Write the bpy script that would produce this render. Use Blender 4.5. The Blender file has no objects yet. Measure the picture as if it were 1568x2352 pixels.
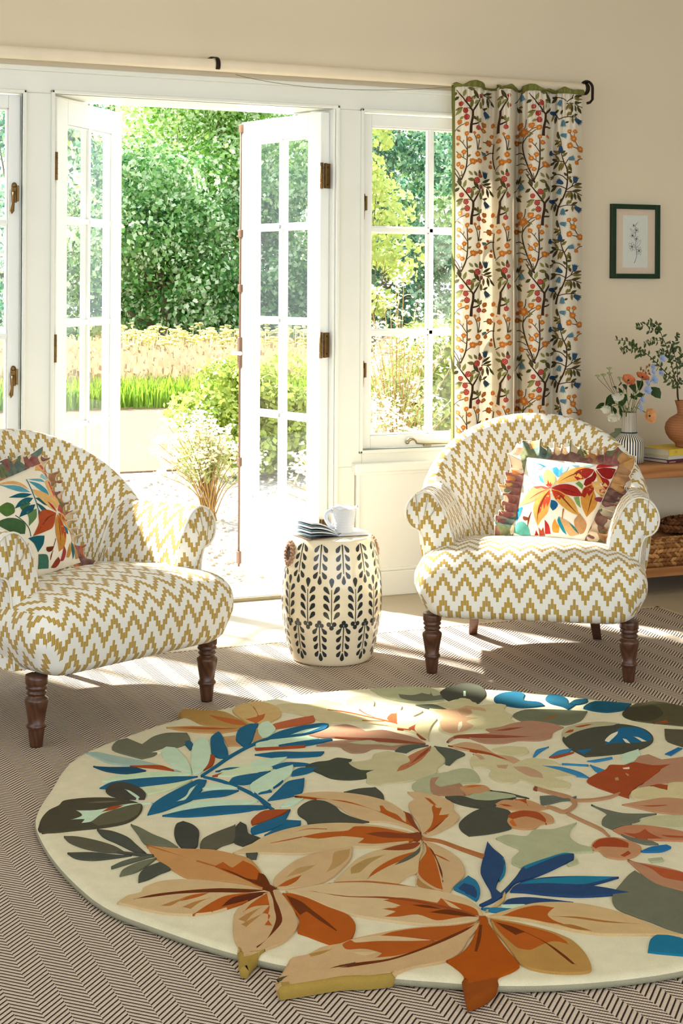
import bpy, bmesh, math, random
from mathutils import Vector, Matrix
from mathutils.geometry import tessellate_polygon
S = bpy.context.scene
COL = S.collection
PI = math.pi
random.seed(7)

# ------------------------------------------------------------------ camera geometry
F_PX, Y0, ROLL, YAW = 3550., 650., .0056, math.radians(23.3)
CX, CY, CZ = -2.5, -5.71, 1.27
_c, _s, _ca, _sa = math.cos(ROLL), math.sin(ROLL), math.cos(YAW), math.sin(YAW)
def ray(px, py):
    x, y = px-784, py-Y0
    u, v = (x*_c-y*_s)/F_PX, (x*_s+y*_c)/F_PX
    return (_ca*u+_sa, -_sa*u+_ca, -v)
def onz(px, py, z=0.):
    d = ray(px, py); t = (z-CZ)/d[2]
    return Vector((CX+t*d[0], CY+t*d[1], z))
def ony(px, py, y=0.):
    d = ray(px, py); t = (y-CY)/d[1]
    return Vector((CX+t*d[0], y, CZ+t*d[2]))

# ------------------------------------------------------------------ materials
def lin(h):
    if not isinstance(h, str): return (*h, 1.)
    o = []
    for i in (0, 2, 4):
        v = int(h[i:i+2], 16)/255
        o.append(v/12.92 if v <= .04045 else ((v+.055)/1.055)**2.4)
    return (*o, 1.)
class NT:
    def __init__(s, name):
        s.m = bpy.data.materials.new(name); s.m.use_nodes = True
        s.t = s.m.node_tree; s.t.nodes.clear()
        s.out = s.t.nodes.new('ShaderNodeOutputMaterial')
    def n(s, kind, **kw):
        nd = s.t.nodes.new(kind)
        for k, v in kw.items():
            if k.startswith('i_'):
                nd.inputs[k[2:].replace('_', ' ')].default_value = v
            else: setattr(nd, k, v)
        return nd
    def l(s, a, b): s.t.links.new(a, b)
    def val(s, x, sock):
        if isinstance(x, (int, float)): sock.default_value = x
        else: s.l(x, sock)
    def math(s, op, a, b=0., c=0.):
        nd = s.t.nodes.new('ShaderNodeMath'); nd.operation = op
        s.val(a, nd.inputs[0]); s.val(b, nd.inputs[1]); s.val(c, nd.inputs[2])
        return nd.outputs[0]
    def mix(s, f, a, b):
        nd = s.t.nodes.new('ShaderNodeMix'); nd.data_type = 'RGBA'
        s.val(f, nd.inputs[0])
        for x, k in ((a, 6), (b, 7)):
            if isinstance(x, (tuple, list)): nd.inputs[k].default_value = x
            else: s.l(x, nd.inputs[k])
        return nd.outputs[2]
    def bsdf(s, color, rough=.6, spec=.3, normal=None, **kw):
        b = s.t.nodes.new('ShaderNodeBsdfPrincipled')
        if isinstance(color, (tuple, list)): b.inputs['Base Color'].default_value = color
        else: s.l(color, b.inputs['Base Color'])
        s.val(rough, b.inputs['Roughness'])
        b.inputs['Specular IOR Level'].default_value = spec
        for k, v in kw.items(): s.val(v, b.inputs[k.replace('_', ' ')])
        if normal is not None: s.l(normal, b.inputs['Normal'])
        s.l(b.outputs[0], s.out.inputs[0])
        return b
    def bump(s, h, strength=.3, dist=.002):
        b = s.n('ShaderNodeBump'); b.inputs['Strength'].default_value = strength
        b.inputs['Distance'].default_value = dist; s.l(h, b.inputs['Height'])
        return b.outputs[0]
    def noise(s, scale, detail=3., vec=None, rough=.5):
        n = s.n('ShaderNodeTexNoise'); n.inputs['Scale'].default_value = scale
        n.inputs['Detail'].default_value = detail; n.inputs['Roughness'].default_value = rough
        s.l(vec if vec is not None else s.obj(), n.inputs['Vector'])
        return n.outputs['Fac']
    def obj(s):
        return s.n('ShaderNodeTexCoord').outputs['Object']
    def uv(s):
        return s.n('ShaderNodeTexCoord').outputs['UV']
    def sep(s, vec):
        n = s.n('ShaderNodeSeparateXYZ'); s.l(vec, n.inputs[0]); return n.outputs
_M = {}
def paint(name, hexc, rough=.5, var=.06, nscale=30., bump=0., bscale=200., spec=.3, metallic=0., dist=.002):
    key = name
    if key in _M: return _M[key]
    t = NT(name); c = lin(hexc)
    f = t.noise(nscale)
    dark = tuple(x*(1-var*2) for x in c[:3])+(1,); lite = tuple(min(1, x*(1+var*1.5)) for x in c[:3])+(1,)
    col = t.mix(f, dark, lite)
    nm = t.bump(t.noise(bscale, 4.), bump, dist) if bump else None
    t.bsdf(col, rough, spec, nm, Metallic=metallic)
    _M[key] = t.m
    return t.m
def leafmat(name, hexc, var=.25, trans=.35, nscale=9., hex2=None):
    if name in _M: return _M[name]
    t = NT(name); c = lin(hexc)
    f = t.noise(nscale, 2.)
    ri = t.n('ShaderNodeNewGeometry').outputs['Random Per Island']
    f = t.math('ADD', t.math('MULTIPLY', f, .5), t.math('MULTIPLY', ri, .5))
    lo = tuple(x*(1-var) for x in c[:3])+(1,)
    hi = lin(hex2) if hex2 else tuple(min(1, x*(1+var)) for x in c[:3])+(1,)
    col = t.mix(f, lo, hi)
    b = t.bsdf(col, .42, .4)
    tr = t.n('ShaderNodeBsdfTranslucent'); t.l(col, tr.inputs[0])
    mx = t.n('ShaderNodeMixShader'); mx.inputs[0].default_value = trans
    t.l(b.outputs[0], mx.inputs[1]); t.l(tr.outputs[0], mx.inputs[2]); t.l(mx.outputs[0], t.out.inputs[0])
    _M[name] = t.m
    return t.m
def woodmat(name, h1, h2, scale=6., rough=.45, axis='X', spec=.35):
    if name in _M: return _M[name]
    t = NT(name)
    mp = t.n('ShaderNodeMapping'); t.l(t.obj(), mp.inputs['Vector'])
    sc = {'X': (.12, 1, 1), 'Y': (1, .12, 1), 'Z': (1, 1, .12)}[axis]
    mp.inputs['Scale'].default_value = [q*scale for q in sc]
    w = t.n('ShaderNodeTexWave'); w.wave_type = 'RINGS'; w.inputs['Scale'].default_value = 2.2
    w.inputs['Distortion'].default_value = 7.; w.inputs['Detail'].default_value = 3.; w.inputs['Detail Scale'].default_value = 1.4
    t.l(mp.outputs[0], w.inputs['Vector'])
    fine = t.noise(14., 5., mp.outputs[0])
    f = t.math('ADD', t.math('MULTIPLY', w.outputs['Fac'], .6), t.math('MULTIPLY', fine, .4))
    t.bsdf(t.mix(f, lin(h1), lin(h2)), rough, spec, t.bump(f, .12, .001))
    _M[name] = t.m
    return t.m
def glassmat():
    if 'glass' in _M: return _M['glass']
    t = NT('clear_glass')
    tr = t.n('ShaderNodeBsdfTransparent'); tr.inputs[0].default_value = (.96, .98, .97, 1)
    gl = t.n('ShaderNodeBsdfGlossy'); gl.inputs['Roughness'].default_value = .02
    ge = t.n('ShaderNodeNewGeometry'); dt = t.n('ShaderNodeVectorMath', operation='DOT_PRODUCT'); t.l(ge.outputs['Normal'], dt.inputs[0]); t.l(ge.outputs['Incoming'], dt.inputs[1])
    f = t.math('MULTIPLY_ADD', t.math('POWER', t.math('SUBTRACT', 1., t.math('ABSOLUTE', dt.outputs['Value'])), 5.), .9, .06)
    mx = t.n('ShaderNodeMixShader'); t.l(f, mx.inputs[0])
    t.l(tr.outputs[0], mx.inputs[1]); t.l(gl.outputs[0], mx.inputs[2]); t.l(mx.outputs[0], t.out.inputs[0])
    _M['glass'] = t.m
    return t.m

# ------------------------------------------------------------------ mesh building
class MB:
    def __init__(s): s.v, s.f, s.m, s.uv, s.sm = [], [], [], [], []
    def face(s, idx, mat=0, uv=None, smooth=False):
        s.f.append(list(idx)); s.m.append(mat); s.uv.append(uv); s.sm.append(smooth)
    def poly(s, pts, mat=0, uv=None, smooth=False):
        b = len(s.v); s.v += [tuple(p) for p in pts]
        s.face(range(b, b+len(pts)), mat, uv, smooth)
    def box(s, lo, hi, mat=0, M=None):
        b = len(s.v)
        for z in (lo[2], hi[2]):
            for x, y in ((lo[0], lo[1]), (hi[0], lo[1]), (hi[0], hi[1]), (lo[0], hi[1])):
                p = Vector((x, y, z))
                s.v.append(tuple(M @ p if M else p))
        for q in ((3, 2, 1, 0), (4, 5, 6, 7), (0, 1, 5, 4), (1, 2, 6, 5), (2, 3, 7, 6), (3, 0, 4, 7)):
            s.face([b+i for i in q], mat)
    def grid(s, fn, nu, nv, mat=0, uvfn=None, closed_u=False, closed_v=False, smooth=True, matfn=None):
        b = len(s.v)
        for j in range(nv+(0 if closed_v else 1)):
            for i in range(nu+(0 if closed_u else 1)):
                s.v.append(tuple(fn(i/nu, j/nv)))
        W = nu if closed_u else nu+1; H = nv if closed_v else nv+1
        for j in range(nv):
            for i in range(nu):
                q = [b+j*W+i, b+j*W+(i+1) % W, b+((j+1) % H)*W+(i+1) % W, b+((j+1) % H)*W+i]
                uv = [uvfn(a/nu, c/nv) for a, c in ((i, j), (i+1, j), (i+1, j+1), (i, j+1))] if uvfn else None
                s.face(q, matfn(i/nu, j/nv) if matfn else mat, uv, smooth)
    def lathe(s, prof, cx=0, cy=0, n=32, mat=0, M=None, cap=True):
        b = len(s.v)
        for r, z in prof:
            for k in range(n):
                a = 2*PI*k/n; p = Vector((cx+r*math.cos(a), cy+r*math.sin(a), z))
                s.v.append(tuple(M @ p if M else p))
        for j in range(len(prof)-1):
            for k in range(n):
                s.face([b+j*n+k, b+j*n+(k+1) % n, b+(j+1)*n+(k+1) % n, b+(j+1)*n+k], mat, None, True)
        if cap:
            s.face([b+k for k in range(n)][::-1], mat); s.face([b+(len(prof)-1)*n+k for k in range(n)], mat)
    def tube(s, pts, r, n=8, mat=0, cap=True, flat=1.):
        pts = [Vector(p) for p in pts]; N = len(pts); b = len(s.v)
        rr = r if isinstance(r, (list, tuple)) else [r]*N
        up = Vector((0, 0, 1)); prev = None
        for i, p in enumerate(pts):
            t = (pts[min(i+1, N-1)]-pts[max(i-1, 0)])
            if t.length < 1e-9: t = Vector((0, 0, 1))
            t.normalize()
            if prev is None:
                a = t.cross(up)
                if a.length < .05: a = t.cross(Vector((0, 1, 0)))
            else: a = prev-t*prev.dot(t)
            if a.length < 1e-6: a = t.cross(Vector((1, 0, 0)))
            a.normalize(); prev = a; c = t.cross(a)
            for k in range(n):
                th = 2*PI*k/n
                s.v.append(tuple(p+(a*math.cos(th)+c*math.sin(th)*flat)*rr[i]))
        for i in range(N-1):
            for k in range(n):
                s.face([b+i*n+k, b+i*n+(k+1) % n, b+(i+1)*n+(k+1) % n, b+(i+1)*n+k], mat, None, True)
        if cap:
            s.face([b+k for k in range(n)][::-1], mat); s.face([b+(N-1)*n+k for k in range(n)], mat)
    def ball(s, c, r, n=10, m=7, mat=0, sc=(1, 1, 1), M=None):
        c = Vector(c)
        def fn(u, v):
            a = 2*PI*u; t = PI*(v-.5)*.998
            p = Vector((math.cos(a)*math.cos(t)*sc[0], math.sin(a)*math.cos(t)*sc[1], math.sin(t)*sc[2]))*r
            return c+(M @ p if M else p)
        s.grid(fn, n, m, mat, closed_u=True)
    def build(s, name, mats, parent=None, bevel=0., seg=2, weld=False, loc=None):
        me = bpy.data.meshes.new(name)
        me.from_pydata(s.v, [], s.f)
        if not isinstance(mats, (list, tuple)): mats = [mats]
        for m in mats: me.materials.append(m)
        me.polygons.foreach_set('material_index', s.m)
        me.polygons.foreach_set('use_smooth', s.sm)
        if any(u for u in s.uv):
            ul = me.uv_layers.new(name='UVMap')
            k = 0
            for poly, u in zip(me.polygons, s.uv):
                for j in range(poly.loop_total):
                    ul.data[poly.loop_start+j].uv = u[j] if u else (0, 0)
        me.update()
        o = bpy.data.objects.new(name, me); COL.objects.link(o)
        if parent: o.parent = parent
        if loc: o.location = loc
        if weld:
            bm = bmesh.new(); bm.from_mesh(me); bmesh.ops.remove_doubles(bm, verts=bm.verts, dist=1e-5)
            bm.to_mesh(me); bm.free()
        if bevel:
            md = o.modifiers.new('bevel', 'BEVEL'); md.width = bevel; md.segments = seg
            md.limit_method = 'ANGLE'; md.angle_limit = math.radians(40); md.harden_normals = False
        return o
def empty(name, loc=(0, 0, 0), rz=0., parent=None):
    o = bpy.data.objects.new(name, None); COL.objects.link(o)
    o.location = loc; o.rotation_euler = (0, 0, rz); o.empty_display_size = .1
    if parent: o.parent = parent
    return o
def tag(o, label=None, cat=None, group=None, kind=None):
    if label: o['label'] = label
    if cat: o['category'] = cat
    if group: o['group'] = group
    if kind: o['kind'] = kind
    return o
def copy_tree(o, parent=None):
    c = o.copy(); COL.objects.link(c)
    if parent: c.parent = parent
    for ch in [k for k in bpy.data.objects if k.parent == o]: copy_tree(ch, c)
    return c
def crom(pts, sub=6, closed=False, sharp=None):
    P = [Vector(p) for p in pts]; n = len(P); out = []
    def dirs(i):
        a, b, c = P[(i-1) % n], P[i], P[(i+1) % n]
        return a, b, c
    tan = []
    for i in range(n):
        if not closed and i in (0, n-1):
            tan.append((P[1]-P[0] if i == 0 else P[-1]-P[-2])); continue
        a, b, c = dirs(i)
        d1, d2 = b-a, c-b
        if sharp is not None and d1.length > 1e-9 and d2.length > 1e-9 and d1.normalized().dot(d2.normalized()) < sharp:
            tan.append(None)
        else:
            l1, l2 = max(d1.length, 1e-9), max(d2.length, 1e-9)
            tan.append((d1/l1*l2+d2/l2*l1)/(l1+l2)*min(l1, l2))
    m = n if closed else n-1
    for i in range(m):
        p0, p1 = P[i], P[(i+1) % n]; L = (p1-p0).length
        t0, t1 = tan[i], tan[(i+1) % n]
        if t0 is None: t0 = (p1-p0)*.6
        if t1 is None: t1 = (p1-p0)*.6
        for k in range(sub):
            t = k/sub; h = t*t*(3-2*t)
            out.append(p0*(1-h)+p1*h+t0*(t*(1-t)**2)-t1*(t*t*(1-t)))
    if not closed: out.append(P[-1])
    return out
def stroke2(pts, w, sub=4):
    """outline polygon of a brush stroke through 2-D points; w one width or one per point"""
    n = len(pts); ws = list(w) if isinstance(w, (list, tuple)) else [w]*n
    c = crom([(p[0], p[1], ws[i]) for i, p in enumerate(pts)], sub)
    L, R = [], []
    for i, p in enumerate(c):
        a, b = c[max(i-1, 0)], c[min(i+1, len(c)-1)]
        d = Vector((b.x-a.x, b.y-a.y)); d = d.normalized() if d.length > 1e-9 else Vector((1, 0))
        nx, ny = -d.y*p.z/2, d.x*p.z/2
        L.append((p.x+nx, p.y+ny)); R.append((p.x-nx, p.y-ny))
    return L+R[::-1]
def leaf2(x0, y0, x1, y1, w, bend=0.):
    d = Vector((x1-x0, y1-y0)); L = d.length; d /= max(L, 1e-9); nx, ny = -d.y, d.x
    pr = ((0, .06), (.15, .55), (.4, 1.), (.65, .85), (.88, .38), (1, 0.))
    up, dn = [], []
    for t, k in pr:
        o = bend*math.sin(PI*t)*L
        bx, by = x0+d.x*L*t+nx*o, y0+d.y*L*t+ny*o
        up.append((bx+nx*w/2*k, by+ny*w/2*k)); dn.append((bx-nx*w/2*k, by-ny*w/2*k))
    return up+dn[::-1][1:]
def disc2(x, y, r, n=14, jag=0., ry=None, seed=0):
    rr = random.Random(seed+int(x*7+y*13))
    return [(x+(r*(1+jag*(rr.random()-.5)*2 if jag else r/r))*math.cos(2*PI*k/n), y+((ry or r)*(1+jag*(rr.random()-.5)*2 if jag else 1))*math.sin(2*PI*k/n)) for k in range(n)]
def patch(mb, pts2, mapfn, mat, step=None, uvfn=None):
    """planar polygon pts2 cut into cells of size step and laid on a surface by mapfn(x, y)"""
    bm = bmesh.new()
    vs = []
    for x, y in pts2:
        if vs and (abs(vs[-1].co.x-x)+abs(vs[-1].co.y-y)) < 1e-7: continue
        vs.append(bm.verts.new((x, y, 0)))
    if len(vs) < 3: bm.free(); return
    try: bm.faces.new(vs)
    except ValueError: bm.free(); return
    bmesh.ops.triangulate(bm, faces=bm.faces[:])
    if step:
        for ax in (0, 1):
            lo = min(v.co[ax] for v in bm.verts); hi = max(v.co[ax] for v in bm.verts)
            k = math.floor(lo/step)+1
            while k*step < hi:
                co = [0, 0, 0]; co[ax] = k*step; no = [0, 0, 0]; no[ax] = 1
                bmesh.ops.bisect_plane(bm, geom=bm.verts[:]+bm.edges[:]+bm.faces[:], plane_co=co, plane_no=no, dist=1e-7)
                k += 1
    b = len(mb.v)
    for i, v in enumerate(bm.verts): v.index = i; mb.v.append(tuple(mapfn(v.co.x, v.co.y)))
    for f in bm.faces:
        f.normal_update()
        idx = [b+v.index for v in f.verts]
        if f.normal.z < 0: idx.reverse()
        mb.face(idx, mat, None, True)
    bm.free()

# ================================================================== room shell
WHITE = paint('white_joinery_paint', 'E6E8DF', .38, .02, 8.)
WHITE2 = paint('white_gloss_paint', 'EEF0EB', .3, .015, 8.)
WALLM = paint('warm_stone_wall_paint', 'D9CCB2', .85, .03, 1.6, .12, 220.)
BRASS = paint('aged_brass', '7A5E34', .4, .2, 60., metallic=.6)
IRON = paint('dark_iron', '2A1F18', .45, .2, 60., metallic=.6)
GLASS = glassmat()

# openings, in metres along the wall (x) and up (z)
DX0, DX1, DZ = -1.21, -.073, 1.968
W2X0, W2X1, W2Z0, W2Z1 = .048, .69, .595, 1.962
W1X0, W1X1 = -1.97, -1.328
# the whole wall of joinery and plaster, with real openings
mb = MB()
T = .30
def wb(x0, x1, z0, z1, m=0, y0=0., y1=T): mb.box((x0, y0, z0), (x1, y1, z1), m)
wb(-4.2, W1X0-.12, 0, 2.72); wb(W2X1+.12, 2.6, 0, 2.72)
wb(W1X0-.12, W2X1+.12, 2.06, 2.72)
wb(W1X0-.12, DX0-.07, 0, .53); wb(DX1+.09, W2X1+.12, 0, .53)
tag(mb.build('wall_back', WALLM), kind='structure')

# painted frame: boards standing 12 mm proud of the wall around the three openings
mb = MB()
P0 = -.012
def fb(x0, x1, z0, z1, y0=P0, y1=.26): mb.box((x0, y0, z0), (x1, y1, z1))
fb(W1X0-.12, W2X1+.12, DZ, 2.06)
fb(W1X1, DX0, .53, DZ); fb(DX1, W2X0, .53, DZ)
fb(W1X0-.12, W1X0, .53, DZ); fb(W2X1, W2X1+.12, .53, DZ)
fb(W1X0, W1X1, .53, W2Z0); fb(W2X0, W2X1, .53, W2Z0)
fb(DX0-.07, DX0, 0, .53, -.012); fb(DX1, DX1+.09, 0, .53, -.012)
# mouldings: cornice bead over the head and beads round each opening
fb(W1X0-.14, W2X1+.14, 2.047, 2.066, -.03, 0)
B = .014
for x0, x1, z0, z1 in ((W1X0, W1X1, W2Z0, W2Z1), (W2X0, W2X1, W2Z0, W2Z1), (DX0, DX1, -.01, DZ)):
    fb(x0-B, x0, max(z0-B, 0), z1+B, -.024, .01); fb(x1, x1+B, max(z0-B, 0), z1+B, -.024, .01); fb(x0-B, x1+B, z1, z1+B, -.024, .01)
    if z0 > .1: fb(x0-B, x1+B, z0-B, z0, -.024, .01)
tag(mb.build('trim_1', WHITE, bevel=.004), 'white painted timber frame round the doors and windows', kind='structure')

# sills, panels below the windows
for i, (x0, x1) in enumerate(((DX1+.075, W2X1+.14), (W1X0-.14, DX0-.06))):
    mb = MB()
    mb.box((x0, -.05, .508), (x1, .02, .544)); mb.box((x0+.012, -.034, .494), (x1-.012, .02, .51))
    tag(mb.build('trim_%d' % (2+i), WHITE2, bevel=.008, seg=3), 'white moulded sill board under the %s window' % ('right', 'left')[i], kind='structure')
    mb = MB(); mb.box((x0+.025, -.008, .1), (x1-.02, .01, .5))
    mb.box((x0+.02, -.022, .1), (x0+.035, .01, .5))
    tag(mb.build('wall_%s' % ('panel_right', 'panel_left')[i], WHITE2, bevel=.003), kind='structure')
mb = MB()
for x0, x1 in ((-4.2, DX0-.075), (DX1+.095, 2.6)):
    mb.box((x0, -.022, 0), (x1, .01, .1)); mb.box((x0, -.016, .1), (x1, .01, .113))
tag(mb.build('baseboard_back', WHITE2, bevel=.004), kind='structure')

# floor: pale limestone tiles
t = NT('limestone_floor_tiles')
br = t.n('ShaderNodeTexBrick', offset=.5); t.l(t.obj(), br.inputs['Vector'])
br.inputs['Scale'].default_value = 1.; br.inputs['Brick Width'].default_value = .6; br.inputs['Row Height'].default_value = .4
br.inputs['Mortar Size'].default_value = .004; br.inputs['Mortar Smooth'].default_value = .3
br.inputs['Color1'].default_value = lin('B5A78C'); br.inputs['Color2'].default_value = lin('A89A80'); br.inputs['Mortar'].default_value = lin('8A7C66')
n = t.noise(5., 5.)
col = t.mix(t.math('MULTIPLY', n, .5), br.outputs['Color'], lin('C4B9A2'))
t.bsdf(col, .42, .35, t.bump(t.math('SUBTRACT', 1., br.outputs['Fac']), .3, .002))
mb = MB(); mb.box((-4.2, -7.5, -.12), (2.6, .1, 0))
tag(mb.build('floor', t.m), kind='structure')
mb = MB(); mb.box((DX0, .1, -.12), (DX1, .36, .018))
tag(mb.build('trim_4', paint('worn_white_threshold', 'DAD6CA', .6, .08, 20.), bevel=.004), 'worn white door threshold', kind='structure')
mb = MB(); mb.box((DX0, .088, 0), (DX1, .101, .014))
tag(mb.build('trim_5', paint('threshold_metal', '8F8672', .4, .1, 40., metallic=.4)), 'grey metal strip along the door threshold', kind='structure')
mb = MB(); mb.box((-4.2, -7.5, 2.7), (2.6, .3, 2.8))
tag(mb.build('ceiling', paint('white_ceiling_paint', 'EFEBE2', .9, .02, 3.)), kind='structure')
mb = MB(); mb.box((2.6, -7.5, 0), (2.7, .3, 2.7))
tag(mb.build('wall_right', WALLM), kind='structure')
mb = MB(); mb.box((-4.3, -7.5, 0), (-4.2, .3, .9)); mb.box((-4.3, -7.5, 2.2), (-4.2, .3, 2.7)); mb.box((-4.3, -1.2, .9), (-4.2, .3, 2.2))
tag(mb.build('wall_left', WALLM), kind='structure')

# ------------------------------------------------------------------ glazed sashes
def glazed(root, x0, x1, z0, z1, cols, rows, st, top, bot, th, bar=.028, y=0., zsplit=None, xsplit=None, panel=0.):
    """stiles, rails, glazing bars and panes as parts of root, in root's own frame"""
    fr = MB()
    fr.box((x0, y, z0), (x0+st, y+th, z1)); fr.box((x1-st, y, z0), (x1, y+th, z1))
    fr.box((x0+st, y, z1-top), (x1-st, y+th, z1)); fr.box((x0+st, y, z0), (x1-st, y+th, z0+bot))
    gx0, gx1, gz0, gz1 = x0+st, x1-st, z0+bot, z1-top
    m = .007
    for a, b, c, d in ((gx0, gx0+m, gz0, gz1), (gx1-m, gx1, gz0, gz1), (gx0, gx1, gz0, gz0+m), (gx0, gx1, gz1-m, gz1)):
        fr.box((a, y+.008, c), (b, y+th-.008, d))
    if panel:
        fr.box((x0+st+.03, y-.003, z0+.12), (x1-st-.03, y+.004, z0+bot-.05))
    o = fr.build('sash_frame', WHITE2, root, bevel=.003)
    xs = xsplit or [gx0+(gx1-gx0)*k/cols for k in range(1, cols)]
    zs = zsplit or [gz0+(gz1-gz0)*k/rows for k in range(1, rows)]
    gb = MB()
    for x in xs:
        gb.box((x-bar/2+.006, y+.004, gz0), (x+bar/2-.006, y+th-.004, gz1)); gb.box((x-bar/2, y+.012, gz0), (x+bar/2, y+th-.012, gz1))
    for z in zs:
        gb.box((gx0, y+.004, z-bar/2+.006), (gx1, y+th-.004, z+bar/2-.006)); gb.box((gx0, y+.012, z-bar/2), (gx1, y+th-.012, z+bar/2))
    gb.build('glazing_bars', WHITE2, root, bevel=.002)
    X = [gx0]+list(xs)+[gx1]; Z = [gz0]+list(zs)+[gz1]
    for i in range(len(X)-1):
        for j in range(len(Z)-1):
            p = MB(); ym = y+th/2
            p.poly([(X[i], ym, Z[j]), (X[i+1], ym, Z[j]), (X[i+1], ym, Z[j+1]), (X[i], ym, Z[j+1])])
            p.build('glass_pane', GLASS, root)
    return o
def casement_handle(root, x, z, y, side=1):
    h = MB()
    h.box((x-.010, y-.004, z-.035), (x+.010, y, z+.03)); h.ball((x, y-.004, z+.03), .0102, 10, 6, sc=(1, .4, 1))
    h.box((x-.006*side-.006, y-.02, z-.006), (x-.006*side+.006, y-.002, z+.014))
    h.box((x+.012*side-.004, y-.012, z-.03), (x+.012*side+.004, y+.002, z+.028))
    k = h.build('handle', BRASS, root, bevel=.002)
    g = MB()
    g.tube([(x-.004*side, y-.018, z+.006), (x-.006*side, y-.024, z-.015), (x-.009*side, y-.026, z-.045), (x-.012*side, y-.025, z-.066), (x-.013*side, y-.024, z-.078)], [.0065, .005, .0062, .0085, .0015], 10)
    g.build('lever', BRASS, k)
def make_window(name, x0, x1, label, hside):
    r = tag(empty(name, (0, 0, 0)), label, None, None, 'structure')
    glazed(r, x0+.004, x1-.004, W2Z0+.004, W2Z1-.004, 2, 3, .043, .05, .05, .045, .03, .012)
    hx = x0+.008 if hside < 0 else x1-.026
    for z in (1.595, .918): casement_handle(r, hx, z, .012, -hside if hside < 0 else 1)
    return r
w1 = make_window('window_1', W1X0, W1X1, 'white casement window left of the open doors', 1)
w2 = make_window('window_2', W2X0, W2X1, 'white casement window right of the open doors beside the curtain', -1)
st = MB()
st.tube([(.255, -.002, .622), (.262, -.012, .632), (.275, -.016, .634), (.287, -.014, .628), (.295, -.012, .616), (.33, -.012, .613), (.44, -.012, .612), (.52, -.012, .612)],
        [.009, .008, .0055, .005, .006, .0055, .005, .005], 10)
st.ball((.255, -.004, .62), .0095, 10, 6); st.box((.33, -.014, .6), (.36, .004, .609))
st.build('casement_stay', paint('satin_nickel', 'A89C80', .3, .1, 50., metallic=.85), w2, bevel=.001)

# ------------------------------------------------------------------ french doors, hinged at the jambs and swung outwards
DL, DT, LZ0, LZ1 = .562, .044, .04, 1.957
def make_door(name, hx, hy, ang, sgn, label):
    r = tag(empty(name, (hx, hy, 0), ang), label, None, None, 'structure')
    # local: leaf runs along +x from the hinge; inner face is at y = 0 for sgn=1, at y = DT for sgn=-1
    y = 0. if sgn > 0 else -DT
    rows = [.719, 1.112, 1.502]
    glazed(r, 0, DL, LZ0, LZ1, 2, 4, .088, .092, .318, DT, .032, y, zsplit=rows, panel=1.)
    return r
d1 = make_door('door_1', -1.197, .004, math.radians(49.5), 1, 'left leaf of white french doors, swung outwards')
d2 = make_door('door_2', -.125, .02, math.radians(105.), -1, 'right leaf of white french doors, swung outwards, with bolt rod')
def hinge(root, z, yf, sx):
    h = MB()
    h.box((-.004, min(yf, yf*.4), z-.05), (.001, max(yf, yf*.4), z+.05))
    h.build('hinge', BRASS, root)
    k = MB(); k.lathe([(.007, z-.052), (.007, z+.052)], -.006, 0, 12)
    for q in (-.03, -.01, .01, .03): k.lathe([(.0078, z+q-.001), (.0078, z+q+.001)], -.006, 0, 12)
    k.build('hinge_knuckle', BRASS, root)
    for q in (-.035, .035):
        sc = MB(); sc.ball((-.004, yf*.7, z+q), .004, 8, 5, sc=(.5, 1, 1)); sc.build('screw', IRON, root)
for z in (1.70, 1.02, .27):
    hinge(d2, z, -DT, 1); hinge(d1, z, DT, 1)
fl = MB()
for z in (1.70, 1.02, .27): fl.box((-.026, -.012, z-.05), (-.010, -.008, z+.05))
fl.build('hinge_leaf', BRASS, d2)
# tall bolt rod on the free edge of the right leaf, with its keepers
rod = MB(); rod.tube([(DL-.006, .006, .05), (DL-.006, .006, 1.94)], .0045, 8)
PINKB = paint('painted_bronze_rod', '806452', .45, .1, 40., metallic=.4)
rod.build('bolt_rod', PINKB, d2)
for z, hh in ((1.93, .018), (1.48, .016), (1.245, .016), (.5, .018), (.09, .026)):
    k = MB(); k.box((DL-.016, -.012, z-hh), (DL+.004, .013, z+hh)); k.build('rod_keeper', PINKB, d2, bevel=.002)
lk = MB(); lk.box((DL-.014, -.004, .905), (DL+.003, .015, 1.035)); lb = lk.build('bolt_case', PINKB, d2, bevel=.003)
kn = MB(); kn.tube([(DL-.028, .018, .966), (DL+.022, .018, .966)], [.009, .006], 10); kn.ball((DL+.026, .018, .966), .011, 10, 7)
kn.build('bolt_knob', WHITE2, d2)
hs = MB(); hs.box((-.012, -.002, 1.66), (.0, .008, 1.74)); hs.box((-.012, -.002, .98), (.0, .008, 1.06)); hs.build('hinge_leaf', BRASS, d1)

mb = MB(); mb.box((-.0815, -.006, .02), (DX1, .12, DZ)); mb.box((DX0, -.006, .02), (DX0+.004, .12, DZ))
tag(mb.build('trim_6', WHITE2), 'white door stop on the jambs of the doorway', kind='structure')
# ------------------------------------------------------------------ curtain pole, hook and cord
POLE = paint('cream_painted_pole', 'E4D6BC', .45, .04, 12.)
cr = tag(empty('curtain_pole', (0, -.09, 2.1)), 'long cream wooden curtain pole with dark iron scroll end above the doors', 'curtain pole')
p = MB()
Mx = Matrix.Rotation(PI/2, 4, 'Y')
p.lathe([(.0235, -3.2), (.0235, 1.032), (.021, 1.036)], 0, 0, 28, 0, Mx); p.build('pole', POLE, cr)
f_ = MB()
f_.lathe([(.002, 1.03), (.024, 1.03), (.027, 1.036), (.027, 1.046), (.022, 1.052), (.002, 1.054)], 0, 0, 24, 0, Mx)
f_.tube([(1.042+.03*math.cos(a)*k, -.012, .002+.03*math.sin(a)*k) for a, k in [(2.4-.3*j, .95) for j in range(9)]]+[(1.07, -.012, -.045), (1.058, -.012, -.058), (1.044, -.01, -.062)], .006, 8)
f_.build('scroll_finial', IRON, cr)
h = MB()
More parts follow.
